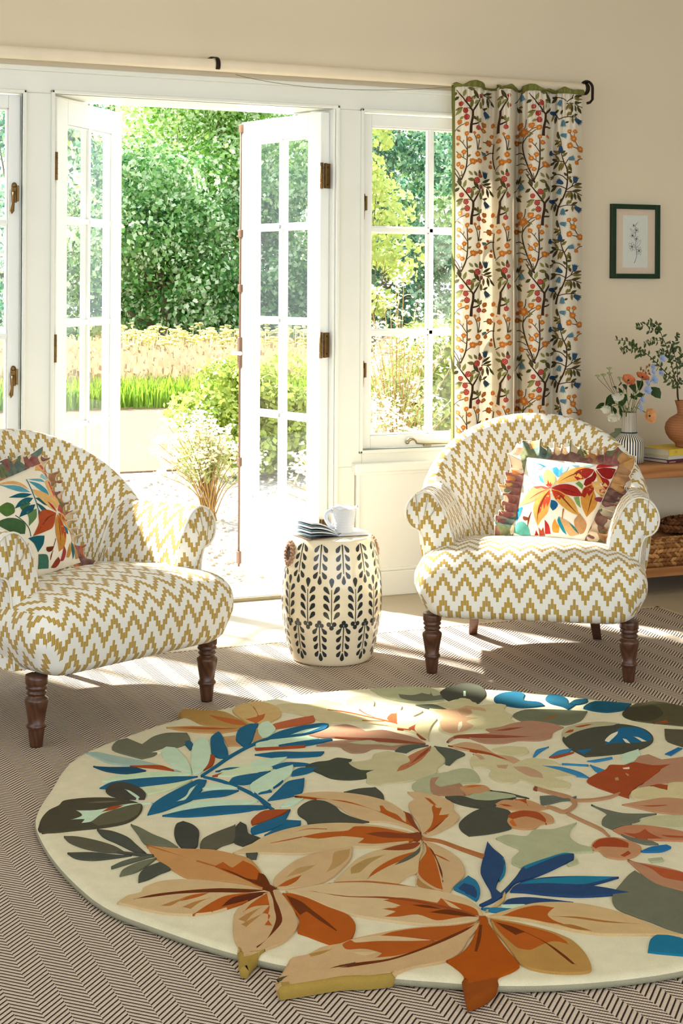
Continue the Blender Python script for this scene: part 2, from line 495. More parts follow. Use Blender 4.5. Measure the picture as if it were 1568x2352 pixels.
c0 = Vector((-.607, 0, 0))
h.tube([c0+Vector((-.006, .09, .032)), c0+Vector((-.006, .03, .034))]+[c0+Vector((0, -.029*math.sin(a), .029*math.cos(a))) for a in [.0+.28*j for j in range(9)]], .009, 8, 0, True, .35)
h.build('bracket_hook', IRON, cr)
cd = MB()
cp = [ony(x, y, -.118) for x, y in ((536, 174), (560, 180), (620, 191), (700, 200), (790, 205), (870, 206), (950, 203), (1040, 197), (1060, 196))]
cd.tube(crom(cp, 5), .0011, 6)
tag(cd.build('hanging_cord', paint('grey_green_cord', '6B6A55', .8, .1)), 'thin slack cord hanging below the curtain pole', 'cord')

# ================================================================== armchairs
def zigzag_mat():
    t = NT('gold_zigzag_upholstery')
    u, v, _ = t.sep(t.uv())
    wob = t.math('MULTIPLY', t.math('SUBTRACT', t.noise(30., 2., t.uv()), .5), .004)
    CWD, STEP, PER, NCOL = .0086, .0148, .0715, 4
    uc = t.math('DIVIDE', u, CWD)
    col = t.math('FLOOR', uc); fx = t.math('FRACT', uc)
    tri = t.math('PINGPONG', col, NCOL)
    jit = t.n('ShaderNodeTexWhiteNoise', noise_dimensions='1D'); t.l(col, jit.inputs['W'])
    w = t.math('ADD', t.math('ADD', t.math('MULTIPLY_ADD', tri, STEP, v), t.math('MULTIPLY', jit.outputs['Value'], .003)), wob)
    f = t.math('FRACT', t.math('DIVIDE', w, PER))
    band = t.math('LESS_THAN', f, .405)
    edge = t.math('GREATER_THAN', fx, .06)
    gold = t.math('MULTIPLY', band, edge)
    line = t.math('MULTIPLY', t.math('GREATER_THAN', fx, .40), t.math('LESS_THAN', fx, .56))
    weave = t.noise(900., 2., t.uv())
    g1 = t.mix(weave, lin('9A7A2E'), lin('B8963F'))
    gcol = t.mix(t.math('MULTIPLY', line, .55), g1, lin('D2BC7C'))
    wcol = t.mix(weave, lin('DDDACF'), lin('EEECE4'))
    c = t.mix(gold, wcol, gcol)
    t.bsdf(c, .85, .15, t.bump(t.math('ADD', t.math('MULTIPLY', gold, .5), weave), .12, .001), Sheen_Weight=.15)
    return t.m
ZZ = zigzag_mat()
PIPING = paint('cream_piping', 'E6E0CF', .8, .05, 60.)
SEAM = paint('shadow_piping', 'B9A77C', .85, .1, 60.)
WALNUT = woodmat('turned_walnut', '3A2114', '5E3A24', 14., .32, 'Z', .5)
def chair_back_pt(fi, v):
    """fi in [-1,1] round the tub, v in [0,1] from the inner foot over the top to the outer foot"""
    a = fi*math.radians(97); sn, cs = math.sin(a), math.cos(a)
    h = .572+.232*max(cs, 0)**.95 if cs > 0 else .572+.1*cs
    sect = ((.205, .385, .10, .33), (.235, .385, .115, .43), (.275+.0*cs, .385, .16, h-.11), (.312, .385, .197, h-.038), (.332, .385, .213, h-.008), (.352, .385, .232, h), (.372, .385, .252, h-.010), (.392, .385, .272, h-.045), (.402, .385, .276, .40+.3*(h-.40)), (.385, .385, .262, .30), (.352, .385, .24, .186))
    P = [Vector((rx*sn, y0+ry*cs, z)) for rx, y0, ry, z in sect]
    return P
def section_eval(P, v, n=10):
    c = crom(P, n); L = [0.]
    for i in range(1, len(c)): L.append(L[-1]+(c[i]-c[i-1]).length)
    return c, L
def sample(c, L, v):
    d = v*L[-1]
    lo = 0
    for i in range(1, len(L)):
        if L[i] >= d:
            k = (d-L[i-1])/max(L[i]-L[i-1], 1e-9); return c[i-1].lerp(c[i], k)
    return c[-1]
ARM_SEC = ((.245, .33), (.250, .40), (.268, .475), (.293, .535), (.318, .566), (.348, .579), (.378, .570), (.402, .545), (.412, .510), (.405, .478), (.386, .458), (.368, .452), (.357, .43), (.348, .36), (.343, .28), (.338, .195))
def make_chair():
    r = empty('tub_armchair')
    # sprung seat: a rounded slab, crowned on top, deep rolled front
    hx, y0, y1, z0, z1, R = .372, -.108, .50, .186, .408, .088
    sb = MB()
    def rb(p):
        c = Vector((max(-hx+R, min(hx-R, p.x)), max(y0+R, min(y1-R, p.y)), max(z0+.04, min(z1-R, p.z))))
        d = p-c
        rr = R if p.z > .3 else .055+.033*max(0, min(1, (p.z-z0)/.11))
        if d.length > 1e-9:
            m = max(abs(d.x)/R, abs(d.y)/R, (abs(d.z)/R if d.z > 0 else abs(d.z)/.04))
            dn = Vector((d.x/R, d.y/R, d.z/(R if d.z > 0 else .04)))
            dn = dn.normalized()*m
            p = c+Vector((dn.x*R, dn.y*R, dn.z*(R if d.z > 0 else .04)))
        k = max(0, min(1, (p.z-.30)/.11)); q = (p.x/hx)**2; yy = (p.y-y0)/(y1-y0)
        p = p.copy()
        p.z += k*(.016*(1-q)*math.sin(PI*min(1, yy*1.25)) - .02*q - .035*max(0, yy-.4))
        s = .865+.135*min(1, max(0, (p.z-z0)/.10))
        p.x *= s
        if p.y < .1: p.y = .1+(p.y-.1)*(.93+.07*min(1, max(0, (p.z-z0)/.10)))
        return p
    NX, NY, NZ = 34, 28, 14
    def L3(a, b, t): return a+(b-a)*t
    uvt = lambda p: (p.x, p.y+p.z)
    def side(fn, nu, nv, uvf):
        sb.grid(lambda a, b: rb(fn(a, b)), nu, nv, 0, lambda a, b: uvf(rb(fn(a, b))))
    V = Vector
    side(lambda a, b: V((L3(-hx, hx, a), L3(y0, y1, b), z1)), NX, NY, uvt)
    side(lambda a, b: V((L3(-hx, hx, a), y0, L3(z0, z1, b))), NX, NZ, uvt)
    side(lambda a, b: V((L3(hx, -hx, a), y1, L3(z0, z1, b))), NX, 6, uvt)
    side(lambda a, b: V((hx, L3(y0, y1, a), L3(z0, z1, b))), NY, NZ, lambda p: (hx+p.y-y0, p.z+y0*.9))
    side(lambda a, b: V((-hx, L3(y1, y0, a), L3(z0, z1, b))), NY, NZ, lambda p: (-hx-p.y+y0, p.z+y0*.9))
    side(lambda a, b: V((L3(hx, -hx, a), L3(y0, y1, b), z0)), NX, 10, uvt)
    sb.build('seat', ZZ, r, weld=True)
    # barrel back
    bk = MB(); NU, NV = 56, 40; secs = []
    for i in range(NU+1):
        fi = -1+2*i/NU; secs.append(section_eval(chair_back_pt(fi, 0), 0))
    def bp(a, b):
        c, L = secs[int(round(a*NU))]; return sample(c, L, b)
    def buv(a, b):
        c, L = secs[int(round(a*NU))]; return ((a-.5)*2*math.radians(97)*.36, .33+b*L[-1]*.97)
    bk.grid(bp, NU, NV, 0, buv)
    for q in (0, NU):
        cp_ = [bp(q/NU, j/NV) for j in range(NV+1)]
        bk.poly(cp_ if q else cp_[::-1], 0, [(p.x, p.z) for p in (cp_ if q else cp_[::-1])])
    bk.build('backrest', ZZ, r)
    # rolled arms
    for sg, nm in ((-1, 'arm'), (1, 'arm')):
        am = MB()
        sec = [Vector((x, 0, z)) for x, z in ARM_SEC]
        c, L = section_eval(sec, 0)
        yf, yb = .072, .46; NA, NB = 16, 46
        def ap(a, b):
            p = sample(c, L, b); y = yf+(yb-yf)*a
            back = max(0, (a-.15)/.85)
            x = p.x-.030*back*max(0, 1-abs(p.z-.42)/.2) if p.x < .33 else p.x-.018*back
            if b > .62 and p.z < .47: x = p.x+.032*min(1, a*1.5)*min(1, (.47-p.z)/.03)
            ins = .008*max(0, 1-a*12)
            ctr = Vector((.33, 0, .5))
            q = Vector((x, y+.012*math.sin(PI*min(1, a))*0, p.z))
            if ins: q.x += (ctr.x-q.x)*ins*1.2; q.z += (ctr.z-q.z)*ins*.6
            return Vector((sg*q.x, q.y, q.z-.01*back))
        def auv(a, b): return (.5*sg+sg*(yf+(yb-yf)*a), .33+b*L[-1])
        am.grid(ap, NA, NB, 0, auv) if sg > 0 else am.grid(lambda a, b: ap(1-a, b), NA, NB, 0, lambda a, b: auv(1-a, b))
        # padded front facing, gently domed
        pts = [ap(0, k/NB) for k in range(NB+1)]
        cen = Vector((sg*.335, yf-.012, .50)); low = [Vector((sg*(.29), yf, z)) for z in (.2, .3, .4)]
        b0 = len(am.v)
        rings = 5
        mid = []
        for k, p in enumerate(pts):
            # skeleton point the facing gathers towards
            kz = max(0., min(1., (p.z-.36)/.145)); kz = kz*kz*(3-2*kz)
            mid.append(Vector((sg*(.300+.052*kz), yf, min(p.z, .507))))
        for j in range(rings+1):
            tt = j/rings
            for k, p in enumerate(pts):
                q = p.lerp(mid[k], tt); q.y = yf-.016*math.sin(tt*PI/2)
                am.v.append(tuple(q))
        W = NB+1
        for j in range(rings):
            for k in range(NB):
                q = [b0+j*W+k, b0+j*W+k+1, b0+(j+1)*W+k+1, b0+(j+1)*W+k]
                if sg < 0: q.reverse()
                uv = [(am.v[i][0], am.v[i][2]+.01) for i in q]
                am.face(q, 0, uv, True)
        ao = am.build(nm, ZZ, r)
        # piping: along the facing edge, and stitched pleats on the scroll
        pp = MB(); pp.tube([ap(0, k/60)+Vector((0, -.003, 0)) for k in range(14, 61)], .0032, 6)
        pp.build('piping', PIPING, ao)
        pl = MB()
        for (xa, za, xb, zb) in ((.300, .545, .352, .462), (.335, .572, .357, .458), (.378, .572, .362, .458)):
            pl.tube([(sg*(xa+(xb-xa)*k/6), yf-.0165+.009*abs(k/6-.45), za+(zb-za)*k/6) for k in range(7)], .0016, 5)
        pl.build('pleat', SEAM, ao)
        jn = MB(); J = []
        for k in range(9):
            z = .575-.205*k/8; cc = ap(.86, .02+.30*(1-k/8)); J.append((cc.x-sg*.002, cc.y-.0, cc.z+.002))
        jn.tube(crom(J, 3), .004, 6); jn.build('piping', PIPING, ao)
    # turned front legs, sabre back legs
    prof = ((.017, 0), (.018, .006), (.0225, .046), (.0225, .05), (.027, .053), (.028, .057), (.026, .061), (.0225, .066), (.026, .09), (.031, .118), (.0325, .126), (.031, .132), (.0245, .137), (.023, .142), (.0275, .1455), (.028, .149), (.0245, .152), (.024, .156), (.029, .159), (.0295, .164), (.026, .167), (.03, .172), (.0305, .176), (.0305, .18), (.0305, .184), (.0305, .196))
    for sx in (-1, 1):
        l = MB(); l.lathe([(a, b) for a, b in prof], sx*.315, 0, 28); l.build('leg', WALNUT, r)
    for sx in (-1, 1):
        l = MB()
        c = crom([(sx*.205, .46, .205), (sx*.207, .475, .14), (sx*.213, .515, .07), (sx*.222, .585, 0)], 4)
        def lf(a, b, c=c):
            k = b*(len(c)-1); i = min(int(k), len(c)-2); p = c[i].lerp(c[i+1], k-i); w = .021-.006*b
            q = ((-1, -1), (1, -1), (1, 1), (-1, 1))[int(round(a*4)) % 4]
            return p+Vector((q[0]*w, q[1]*w, 0))
        b0 = len(l.v)
        for j in range(len(c)):
            for q in range(4): l.v.append(tuple(lf(q/4, j/(len(c)-1))))
        for j in range(len(c)-1):
            for q in range(4): l.face([b0+j*4+q, b0+(j+1)*4+q, b0+(j+1)*4+(q+1) % 4, b0+j*4+(q+1) % 4])
        l.face([b0+q for q in range(4)]); l.face([b0+(len(c)-1)*4+q for q in range(4)][::-1])
        l.build('leg', WALNUT, r, bevel=.003)
    return r
RC = ((.033, -1.3765), math.radians(-32.14))
LC = ((-1.3045, -1.3855), math.radians(24.43))
ch = make_chair(); ch.location = (*RC[0], .003); ch.rotation_euler.z = RC[1]
tag(ch, 'cream tub armchair with gold zigzag fabric in front of the floral curtain', 'armchair', 'matching zigzag tub armchairs')
c2 = copy_tree(ch); c2.location = (*LC[0], .003); c2.rotation_euler.z = LC[1]
tag(c2, 'cream and gold zigzag tub armchair on the left, in front of the open doors', 'armchair', 'matching zigzag tub armchairs')
def chair_frame(C):
    (ox, oy), a = C; ca, sa = math.cos(a), math.sin(a)
    def to(x, y, z): return Vector((ox+ca*x-sa*y, oy+sa*x+ca*y, z))
    def on(px, py, y):
        nx, ny = -sa, ca; d = ray(px, py)
        t = (y-((CX-ox)*nx+(CY-oy)*ny))/(d[0]*nx+d[1]*ny)
        return Vector((CX+t*d[0], CY+t*d[1], CZ+t*d[2]))
    return to, on

# ================================================================== cushions
def ruffle_mat():
    t = NT('floral_ruffle_fabric')
    v = t.n('ShaderNodeTexVoronoi'); v.inputs['Scale'].default_value = 17.
    nz = t.n('ShaderNodeTexNoise'); nz.inputs['Scale'].default_value = 14.; t.l(t.obj(), nz.inputs['Vector'])
    mv = t.n('ShaderNodeVectorMath', operation='MULTIPLY_ADD'); t.l(nz.outputs['Color'], mv.inputs[0]); mv.inputs[1].default_value = (.06, .06, .06); t.l(t.obj(), mv.inputs[2])
    t.l(mv.outputs[0], v.inputs['Vector'])
    s = t.n('ShaderNodeSeparateColor'); t.l(v.outputs['Color'], s.inputs[0])
    r = t.n('ShaderNodeValToRGB'); r.color_ramp.interpolation = 'CONSTANT'
    e = r.color_ramp.elements
    cs = ['6E2020', 'A8481F', 'CDB592', '4F5F30', '7A2830', 'B0782C', '24524C', 'D8C6A8', '5A1A1C', '95602C']
    e[0].color = lin(cs[0]); e[1].position = .1; e[1].color = lin(cs[1])
    for i in range(2, 10): el = e.new(i/10); el.color = lin(cs[i])
    t.l(s.outputs[0], r.inputs[0])
    vein = t.noise(60., 3., t.obj())
    t.bsdf(t.mix(t.math('MULTIPLY', vein, .25), r.outputs[0], lin('F0E2C8')), .85, .1)
    return t.m
RUF = ruffle_mat()
LINEN = paint('natural_linen', 'EBE1CC', .9, .04, 500., .2, 900., .1)
_cm = {}
def cmat(h): return paint('print_'+h, h, .88, .14, 70., .15, 900., .1)
def bil_inv(q, P):
    """(s,t) of pixel P in quad q = TL, TR, BR, BL; s to the right, t upwards"""
    s = t = .5
    for _ in range(12):
        tl, tr, br, bl = q
        fx = lambda s, t: tuple((1-s)*(1-t)*bl[i]+s*(1-t)*br[i]+s*t*tr[i]+(1-s)*t*tl[i] for i in (0, 1))
        a = fx(s, t); e = (P[0]-a[0], P[1]-a[1])
        ds = fx(s+1e-4, t); dt = fx(s, t+1e-4)
        j = [[(ds[0]-a[0])/1e-4, (dt[0]-a[0])/1e-4], [(ds[1]-a[1])/1e-4, (dt[1]-a[1])/1e-4]]
        D = j[0][0]*j[1][1]-j[0][1]*j[1][0]
        s += (e[0]*j[1][1]-e[1]*j[0][1])/D; t += (j[0][0]*e[1]-j[1][0]*e[0])/D
    return s, t
def make_cushion(label, corners, quad, polys, puff=.05, ruf=.05, seed=1, nwave=44):
    """corners: 3-D TL, TR, BR, BL of the printed face; quad: the same four corners in the tracing; polys: traced print"""
    TL, TR, BR, BL = corners
    ctr = (TL+TR+BR+BL)/4
    N = (TR-BL).cross(TL-BR).normalized()
    if N.dot(Vector((CX, CY, CZ))-ctr) < 0: N = -N
    root = empty('scatter_cushion', ctr)
    rr = random.Random(seed)
    def base(s, t): return BL*(1-s)*(1-t)+BR*s*(1-t)+TR*s*t+TL*(1-s)*t
    def face(s, t, side=1, off=0.):
        s, t = max(0, min(1, s)), max(0, min(1, t))
        k = (max(0, 1-(2*s-1)**2)**.55)*(max(0, 1-(2*t-1)**2)**.55)
        wr = .004*math.sin(9*s+3*t)*math.sin(7*t+1.5*s)*k
        return base(s, t)+N*(side*(puff*k+wr)+off)-ctr
    body = MB()
    body.grid(lambda a, b: face(a, b, 1), 34, 34); body.grid(lambda a, b: face(1-a, b, -1), 20, 20)
    o = body.build('cushion_cover', LINEN, root)
    mats = []; names = {}
    pm = MB(); z = 0
    for col, pts in polys:
        if col not in names: names[col] = len(mats); mats.append(cmat(col))
        z += 1
        P = crom([(x, y, 0) for x, y in pts], 4, True, .2)
        st = [bil_inv(quad, (p.x, p.y)) for p in P]
        st = [(max(.004, min(.996, s)), max(.004, min(.996, t))) for s, t in st]
        patch(pm, st, lambda s, t, z=z: face(s, t, 1, .0007+.00002*z), names[col], .05)
    pm.build('printed_leaves', mats, o)
    # gathered ruffle round the seam
    rf = MB(); per = [(0, 0), (1, 0), (1, 1), (0, 1)]
    M_ = 4*nwave*6; ph = [rr.random()*6 for _ in range(8)]
    def rp(a, b):
        d = (a % 1.)*4; e = int(d) % 4; k = d-int(d)
        s0, t0 = per[e]; s1, t1 = per[(e+1) % 4]; s, t = s0+(s1-s0)*k, t0+(t1-t0)*k
        p = base(s, t)-ctr
        outv = (base(s, t)-base(.5, .5)); cd = outv.normalized()
        ed = (base(s1, t1)-base(s0, t0)).normalized(); pn = N.cross(ed)
        if pn.dot(outv) < 0: pn = -pn
        k2 = min(k, 1-k); mixc = max(0, 1-k2/.12); dirv = (pn*(1-mixc)+cd*mixc*1.15).normalized()
        wv = math.sin(2*PI*a*nwave+1.3*math.sin(2*PI*a*7+ph[0])+ph[1])
        wv2 = math.sin(2*PI*a*nwave*.47+ph[2])
        amp = (.019*wv+.010*wv2)*b
        wid = ruf*(1+.16*math.sin(2*PI*a*9+ph[3])+.10*math.sin(2*PI*a*23+ph[4]))
        return p+dirv*wid*b+N*amp-N*.008*b+ed*(.010*math.cos(2*PI*a*nwave+1.3*math.sin(2*PI*a*7+ph[0])+ph[1]))*b
    rf.grid(rp, M_, 6, 0, None)
    ro = rf.build('ruffle', RUF, root)
    sd = ro.modifiers.new('thick', 'SOLIDIFY'); sd.thickness = .0022; sd.offset = 0
    eg = MB(); eg.tube([rp(k/(M_), 1.) for k in range(M_+1)], .0019, 5, cap=False); eg.build('ruffle_edge', PIPING, ro)
    return tag(root, label, 'cushion', 'ruffled floral cushions')
KR = [  # print of the cushion in the right armchair
('8CC4DA',[(190,460),(260,435),(350,470),(260,490)]),('A9D4E2',[(160,550),(230,500),(320,515),(230,550)]),('8CC6DC',[(130,640),(180,580),(260,590),(190,640)]),
('4FA0C8',[(345,530),(390,530),(420,600),(420,640),(370,600)]),('A9D4E2',[(308,560),(335,600),(352,650),(325,640)]),('6FB0D0',[(200,700),(240,650),(215,712)]),
('2C7F95',[(310,340),(400,375),(440,405),(390,405)]),('A8D6D8',[(310,345),(330,440),(380,430),(395,400)]),
('3F9CC5',[(515,430),(560,410),(600,460),(600,540),(580,550),(530,490)]),('5FB4D0',[(600,460),(640,400),(655,480),(590,550)]),('B0DAD8',[(640,400),(720,400),(690,470),(640,500)]),
('7FBBD0',[(750,380),(850,380),(810,412)]),('B8DCD8',[(890,385),(960,360),(1040,352),(960,400)]),
('DDA855',[(1030,430),(960,410),(860,405),(760,440),(640,530),(550,660),(700,620),(820,600),(930,560),(1010,480)]),
('A52C24',[(1030,430),(940,415),(860,440),(780,510),(800,560),(830,590),(860,560),(930,560),(1000,490)]),('7A3A1C',[(1020,432),(860,490),(700,560),(600,625),(700,550),(860,475)]),
('B02A26',[(1050,410),(1080,340),(1200,340),(1300,350),(1200,370),(1100,395)]),('8E1F1E',[(1060,420),(1150,385),(1290,390),(1310,420),(1250,500),(1200,530),(1130,510)]),
('9A2620',[(1050,430),(1130,520),(1200,540),(1230,620),(1210,700),(1130,620),(1080,530)]),('8E1F1E',[(1030,440),(1000,520),(930,570),(905,640),(940,660),(1040,570),(1060,500)]),
('D9A75A',[(1050,440),(1100,520),(1140,600),(1070,600),(1062,500)]),
('6F8E45',[(805,630),(850,600),(900,650),(890,700)]),('7F9A55',[(785,800),(850,790),(872,925),(820,880)]),
('C88A3A',[(900,690),(960,640),(1040,600),(1030,700),(1070,820),(1040,900),(940,1020),(890,920),(870,800)]),('9A2A20',[(910,690),(1000,640),(1030,680),(970,780),(950,740),(920,800),(885,780)]),('5E2A14',[(1030,700),(1000,820),(945,1000),(985,830)]),
('DDB070',[(1000,600),(1080,585),(1120,640),(1160,580),(1200,620),(1190,700),(1130,760),(1060,720)]),('A85A50',[(1090,680),(1150,650),(1170,720),(1110,750)]),('8A3A48',[(1050,780),(1130,760),(1155,800),(1060,820),(1030,800)]),
('E8935E',[(500,710),(400,675),(280,670),(200,740),(90,880),(200,870),(320,830),(420,770)]),('C8503E',[(500,712),(400,672),(280,668),(330,700),(380,690),(430,715)]),('B04A30',[(480,718),(350,765),(220,825),(350,750)]),
('E8BB70',[(480,690),(430,650),(400,560),(420,480),(450,440),(500,470),(550,540),(555,620),(510,690)]),('B83A30',[(470,690),(440,660),(460,650),(465,590),(490,650),(500,620),(510,660),(530,640),(500,705)]),
('9E2A22',[(510,705),(600,660),(720,645),(820,680),(880,750),(910,780),(780,790),(640,760),(540,720)]),('7A1E1C',[(540,710),(700,715),(870,765),(700,728)]),
('CF9A48',[(510,720),(600,735),(700,780),(790,860),(840,970),(870,1020),(760,990),(660,930),(590,870),(540,810)]),('B83A22',[(515,725),(600,745),(680,790),(660,840),(640,800),(620,850),(590,830),(575,850),(545,800)]),('7A2E1A',[(530,735),(640,800),(760,920),(840,1005),(740,920),(620,800)]),
('D9A050',[(490,725),(500,800),(490,900),(460,1000),(400,1060),(340,1140),(310,1060),(285,960),(300,870),(370,790),(440,740)]),('C04A2C',[(490,730),(500,850),(460,930),(450,880),(420,960),(410,890),(370,990),(340,1010),(350,920),(420,800)]),('7A2E1A',[(485,735),(430,830),(360,970),(335,1110),(345,970),(410,830)]),
('14527A',[(510,850),(560,860),(595,900),(570,950),(530,972),(500,930)]),
('1D6F92',[(60,900),(150,900),(120,990),(50,1080),(45,1000)]),('4E8E80',[(30,1190),(60,1090),(140,1075),(220,1140),(250,1230),(120,1225)]),
('A02C2C',[(430,1070),(480,1130),(500,1220),(430,1220)]),('8E2A2A',[(300,1230),(320,1180),(350,1230)]),('9A4028',[(350,1150),(385,1190),(410,1150),(430,1235),(360,1235)]),
('C88A38',[(555,1060),(580,1110),(610,1150),(600,1210),(530,1200),(520,1130)]),('C49A68',[(610,1040),(730,1100),(850,1220),(740,1240),(680,1180)]),('1D7F8E',[(585,1080),(605,1035),(640,1110),(700,1230),(650,1200)]),('2C6A6A',[(720,1095),(800,1150),(850,1220),(790,1175)]),
('B98A5C',[(790,1080),(860,990),(940,1100),(900,1200),(860,1215),(800,1140)]),
('A0602C',stroke2([(664,950),(655,1000),(648,1060)],[20,14,10])),('6E3018',stroke2([(265,980),(240,1040),(205,1070),(165,1060),(155,1030),(170,1018)],7)),('6E3018',stroke2([(265,975),(225,1050),(215,1140)],7)),
('7FBBD0',stroke2([(440,640),(400,560),(345,505),(320,480)],5)),('9CC8D8',stroke2([(345,505),(320,540),(250,600),(220,650)],4)),
]
KL = [  # print of the cushion in the left armchair
('5A9AA8',[(-60,770),(0,800),(150,830),(270,920),(150,910),(50,860)]),('D9A86A',[(-80,790),(0,755),(100,750),(190,800),(260,890),(150,820),(40,790)]),
('5AA0B5',[(260,740),(450,725),(500,760),(380,760)]),('8CC0C8',[(440,690),(480,640),(560,690),(520,720)]),('3F8FA5',[(270,770),(400,800),(500,880),(520,960),(400,890),(330,830)]),
('1B5A66',[(20,980),(150,930),(290,945),(200,990)]),('4F6E35',[(130,1120),(180,1010),(260,1070),(160,1170)]),('1B5A66',[(70,1130),(130,1040),(220,990),(300,995),(230,1070)]),('5E7F4A',[(200,1180),(330,1130),(320,1240),(230,1350),(225,1260)]),
('17505E',[(120,1240),(160,1140),(250,1090),(320,1075),(270,1170)]),('1B5A66',[(350,1160),(370,1140),(387,1230),(350,1270)]),('1B5A66',[(320,990),(400,990),(520,1080),(440,1070)]),('1B5A66',[(330,1050),(400,1080),(470,1130),(410,1150)]),
('4F6E35',[(-100,1100),(0,1040),(60,1080),(70,1180),(0,1210)]),('3F5E3A',[(-100,1260),(0,1230),(100,1250),(190,1320),(200,1430),(100,1420),(0,1350)]),
('2C6A78',stroke2([(250,740),(270,830),(290,900),(335,1050),(360,1180)],11)),('3F5E3A',stroke2([(80,1210),(180,1300),(240,1380),(270,1460)],9)),
('E0B070',[(610,1100),(560,1000),(520,880),(500,760),(560,710),(620,720),(680,850),(730,980),(660,1040)]),('BC5A58',[(545,740),(620,720),(680,850),(690,930),(660,920),(640,960),(610,910),(590,950),(570,860)]),
('E0A868',[(400,600),(440,520),(490,490),(560,560),(600,660),(610,710),(560,680),(480,600)]),('BE5A50',[(470,520),(500,510),(560,580),(600,690),(540,640)]),
('D9AC6A',[(290,880),(400,900),(540,960),(600,1080),(610,1140),(500,1090),(400,1010),(320,940)]),('A03A2C',[(480,1020),(560,1070),(610,1140),(540,1095)]),
('B54A48',[(625,1120),(660,1040),(710,1020),(760,1070),(795,1150),(780,1172),(700,1140)]),
('A84A24',[(600,1155),(500,1130),(410,1140),(350,1210),(350,1300),(290,1460),(420,1410),(530,1350),(570,1270)]),('7A2E1A',[(590,1165),(480,1240),(330,1420),(470,1225)]),
('D9A868',[(630,1150),(740,1140),(830,1210),(890,1310),(890,1360),(780,1310),(690,1230)]),('A84A30',[(630,1150),(720,1170),(760,1230),(720,1215),(730,1250),(680,1210)]),
('C08434',[(615,1170),(580,1260),(575,1400),(610,1510),(645,1610),(700,1560),(740,1400),(710,1290),(650,1180)]),('B04A28',[(630,1180),(700,1280),(740,1380),(720,1450),(690,1380),(670,1430),(650,1320)]),('6E2E18',[(620,1180),(645,1350),(648,1580),(634,1350)]),
('1D6F88',[(705,1290),(770,1320),(775,1390),(745,1375)]),('1B5A66',[(240,1480),(330,1455),(430,1450),(430,1540),(380,1630),(320,1540)]),
('3F6E5A',[(390,1650),(500,1650),(560,1780),(420,1800)]),('8E3A2A',[(590,1770),(620,1700),(650,1660),(690,1700),(660,1760)]),('A03A3A',[(700,1530),(745,1600),(730,1690),(690,1700)]),('C0883A',[(800,1490),(825,1560),(800,1650),(760,1650),(770,1570)]),
('B08A5E',[(840,1465),(930,1530),(965,1630),(910,1650),(880,1560)]),('2C6A6A',[(820,1460),(850,1500),(880,1590),(870,1660),(830,1560)]),
('6E3018',stroke2([(580,1470),(550,1600),(515,1615),(485,1600),(478,1570)],9)),('6E3018',stroke2([(565,1600),(550,1660),(555,1700)],7)),('8E5A2A',stroke2([(825,1350),(845,1410),(850,1460)],8)),
]
toR, onR = chair_frame(RC); toL, onL = chair_frame(LC)
def c4px(p): return (1180+p[0]/5.407, 1000+p[1]/5.407)
q4 = [(185, 245), (1318, 345), (905, 1285), (25, 1222)]
cor = [onR(*c4px(p), y) for p, y in zip(q4, (.40, .385, .215, .275))]
make_cushion('ruffled cushion with red and gold leaves in the armchair by the curtain', cor, q4, KR, .045, .062, 3)
def r3px(p): return (p[0]/5.2267, 980+p[1]/5.2267)
q3 = [(-330, 860), (515, 478), (1005, 1664), (120, 1985)]
cor = [onL(*r3px(p), y) for p, y in zip(q3, (.34, .44, .27, .17))]
make_cushion('ruffled cushion with rust leaves and teal sprigs in the left armchair', cor, q3, KL, .05, .05, 5)

# ================================================================== woven floor carpet
def sisal_mat():
    t = NT('herringbone_sisal')
    x, y, _ = t.sep(t.obj())
    BW, PIT = .0455, .0150
    b = t.math('FLOOR', t.math('DIVIDE', x, BW))
    par = t.math('SUBTRACT', t.math('MULTIPLY', t.math('FRACT', t.math('MULTIPLY', b, .5)), 4.), 1.)  # -1 or 1
    ph = t.math('ADD', y, t.math('MULTIPLY', par, x))
    f = t.math('FRACT', t.math('DIVIDE', ph, PIT))
    rib = t.math('SINE', t.math('MULTIPLY', f, PI))
    across = t.math('SUBTRACT', t.math('MULTIPLY', par, y), x)
    bead = t.math('ABSOLUTE', t.math('SINE', t.math('MULTIPLY', t.math('ADD', across, t.math('MULTIPLY', f, .004)), PI/.0062)))
    gap = t.n('ShaderNodeMapRange'); t.l(rib, gap.inputs[0]); gap.inputs[1].default_value = .36; gap.inputs[2].default_value = .60
    n1 = t.noise(700., 2.); n2 = t.noise(3., 3.)
    yarn = t.mix(n1, lin('BCA48C'), lin('F2E6D4'))
    yarn = t.mix(t.math('MULTIPLY', n2, .25), yarn, lin('C2A68A'))
    yarn = t.mix(t.math('MULTIPLY', t.math('SUBTRACT', 1., bead), .55), yarn, lin('8E7660'))
    col = t.mix(gap.outputs[0], lin('30221A'), yarn)
    h = t.math('ADD', rib, t.math('MULTIPLY', bead, .35))
    t.bsdf(col, .9, .12, t.bump(h, .7, .004))
    return t.m
mb = MB(); mb.box((-4.1, -7.4, .0001), (1.045, -.628, .003))
carp = mb.build('sisal_carpet', sisal_mat())
tag(carp, 'large beige herringbone woven carpet covering the floor under the chairs', 'carpet')
tp = MB()
tp.box((-4.1, -.628, .0001), (1.06, -.611, .0036)); tp.box((1.045, -7.4, .0001), (1.062, -.611, .0036))
tp.build('edge_binding', paint('carpet_edge_tape', 'C7AE90', .9, .08, 300., .3, 500.), carp)
ss = MB()
x = -2.3
while x < 1.04:
    ss.box((x, -.632, .003), (x+.011, -.6295, .0040)); x += .0185
y = -.64
while y > -2.6:
    ss.box((1.0425, y-.011, .003), (1.045, y, .0040)); y -= .0185
ss.build('edge_stitching', paint('dark_stitching', '5A4632', .9), carp)

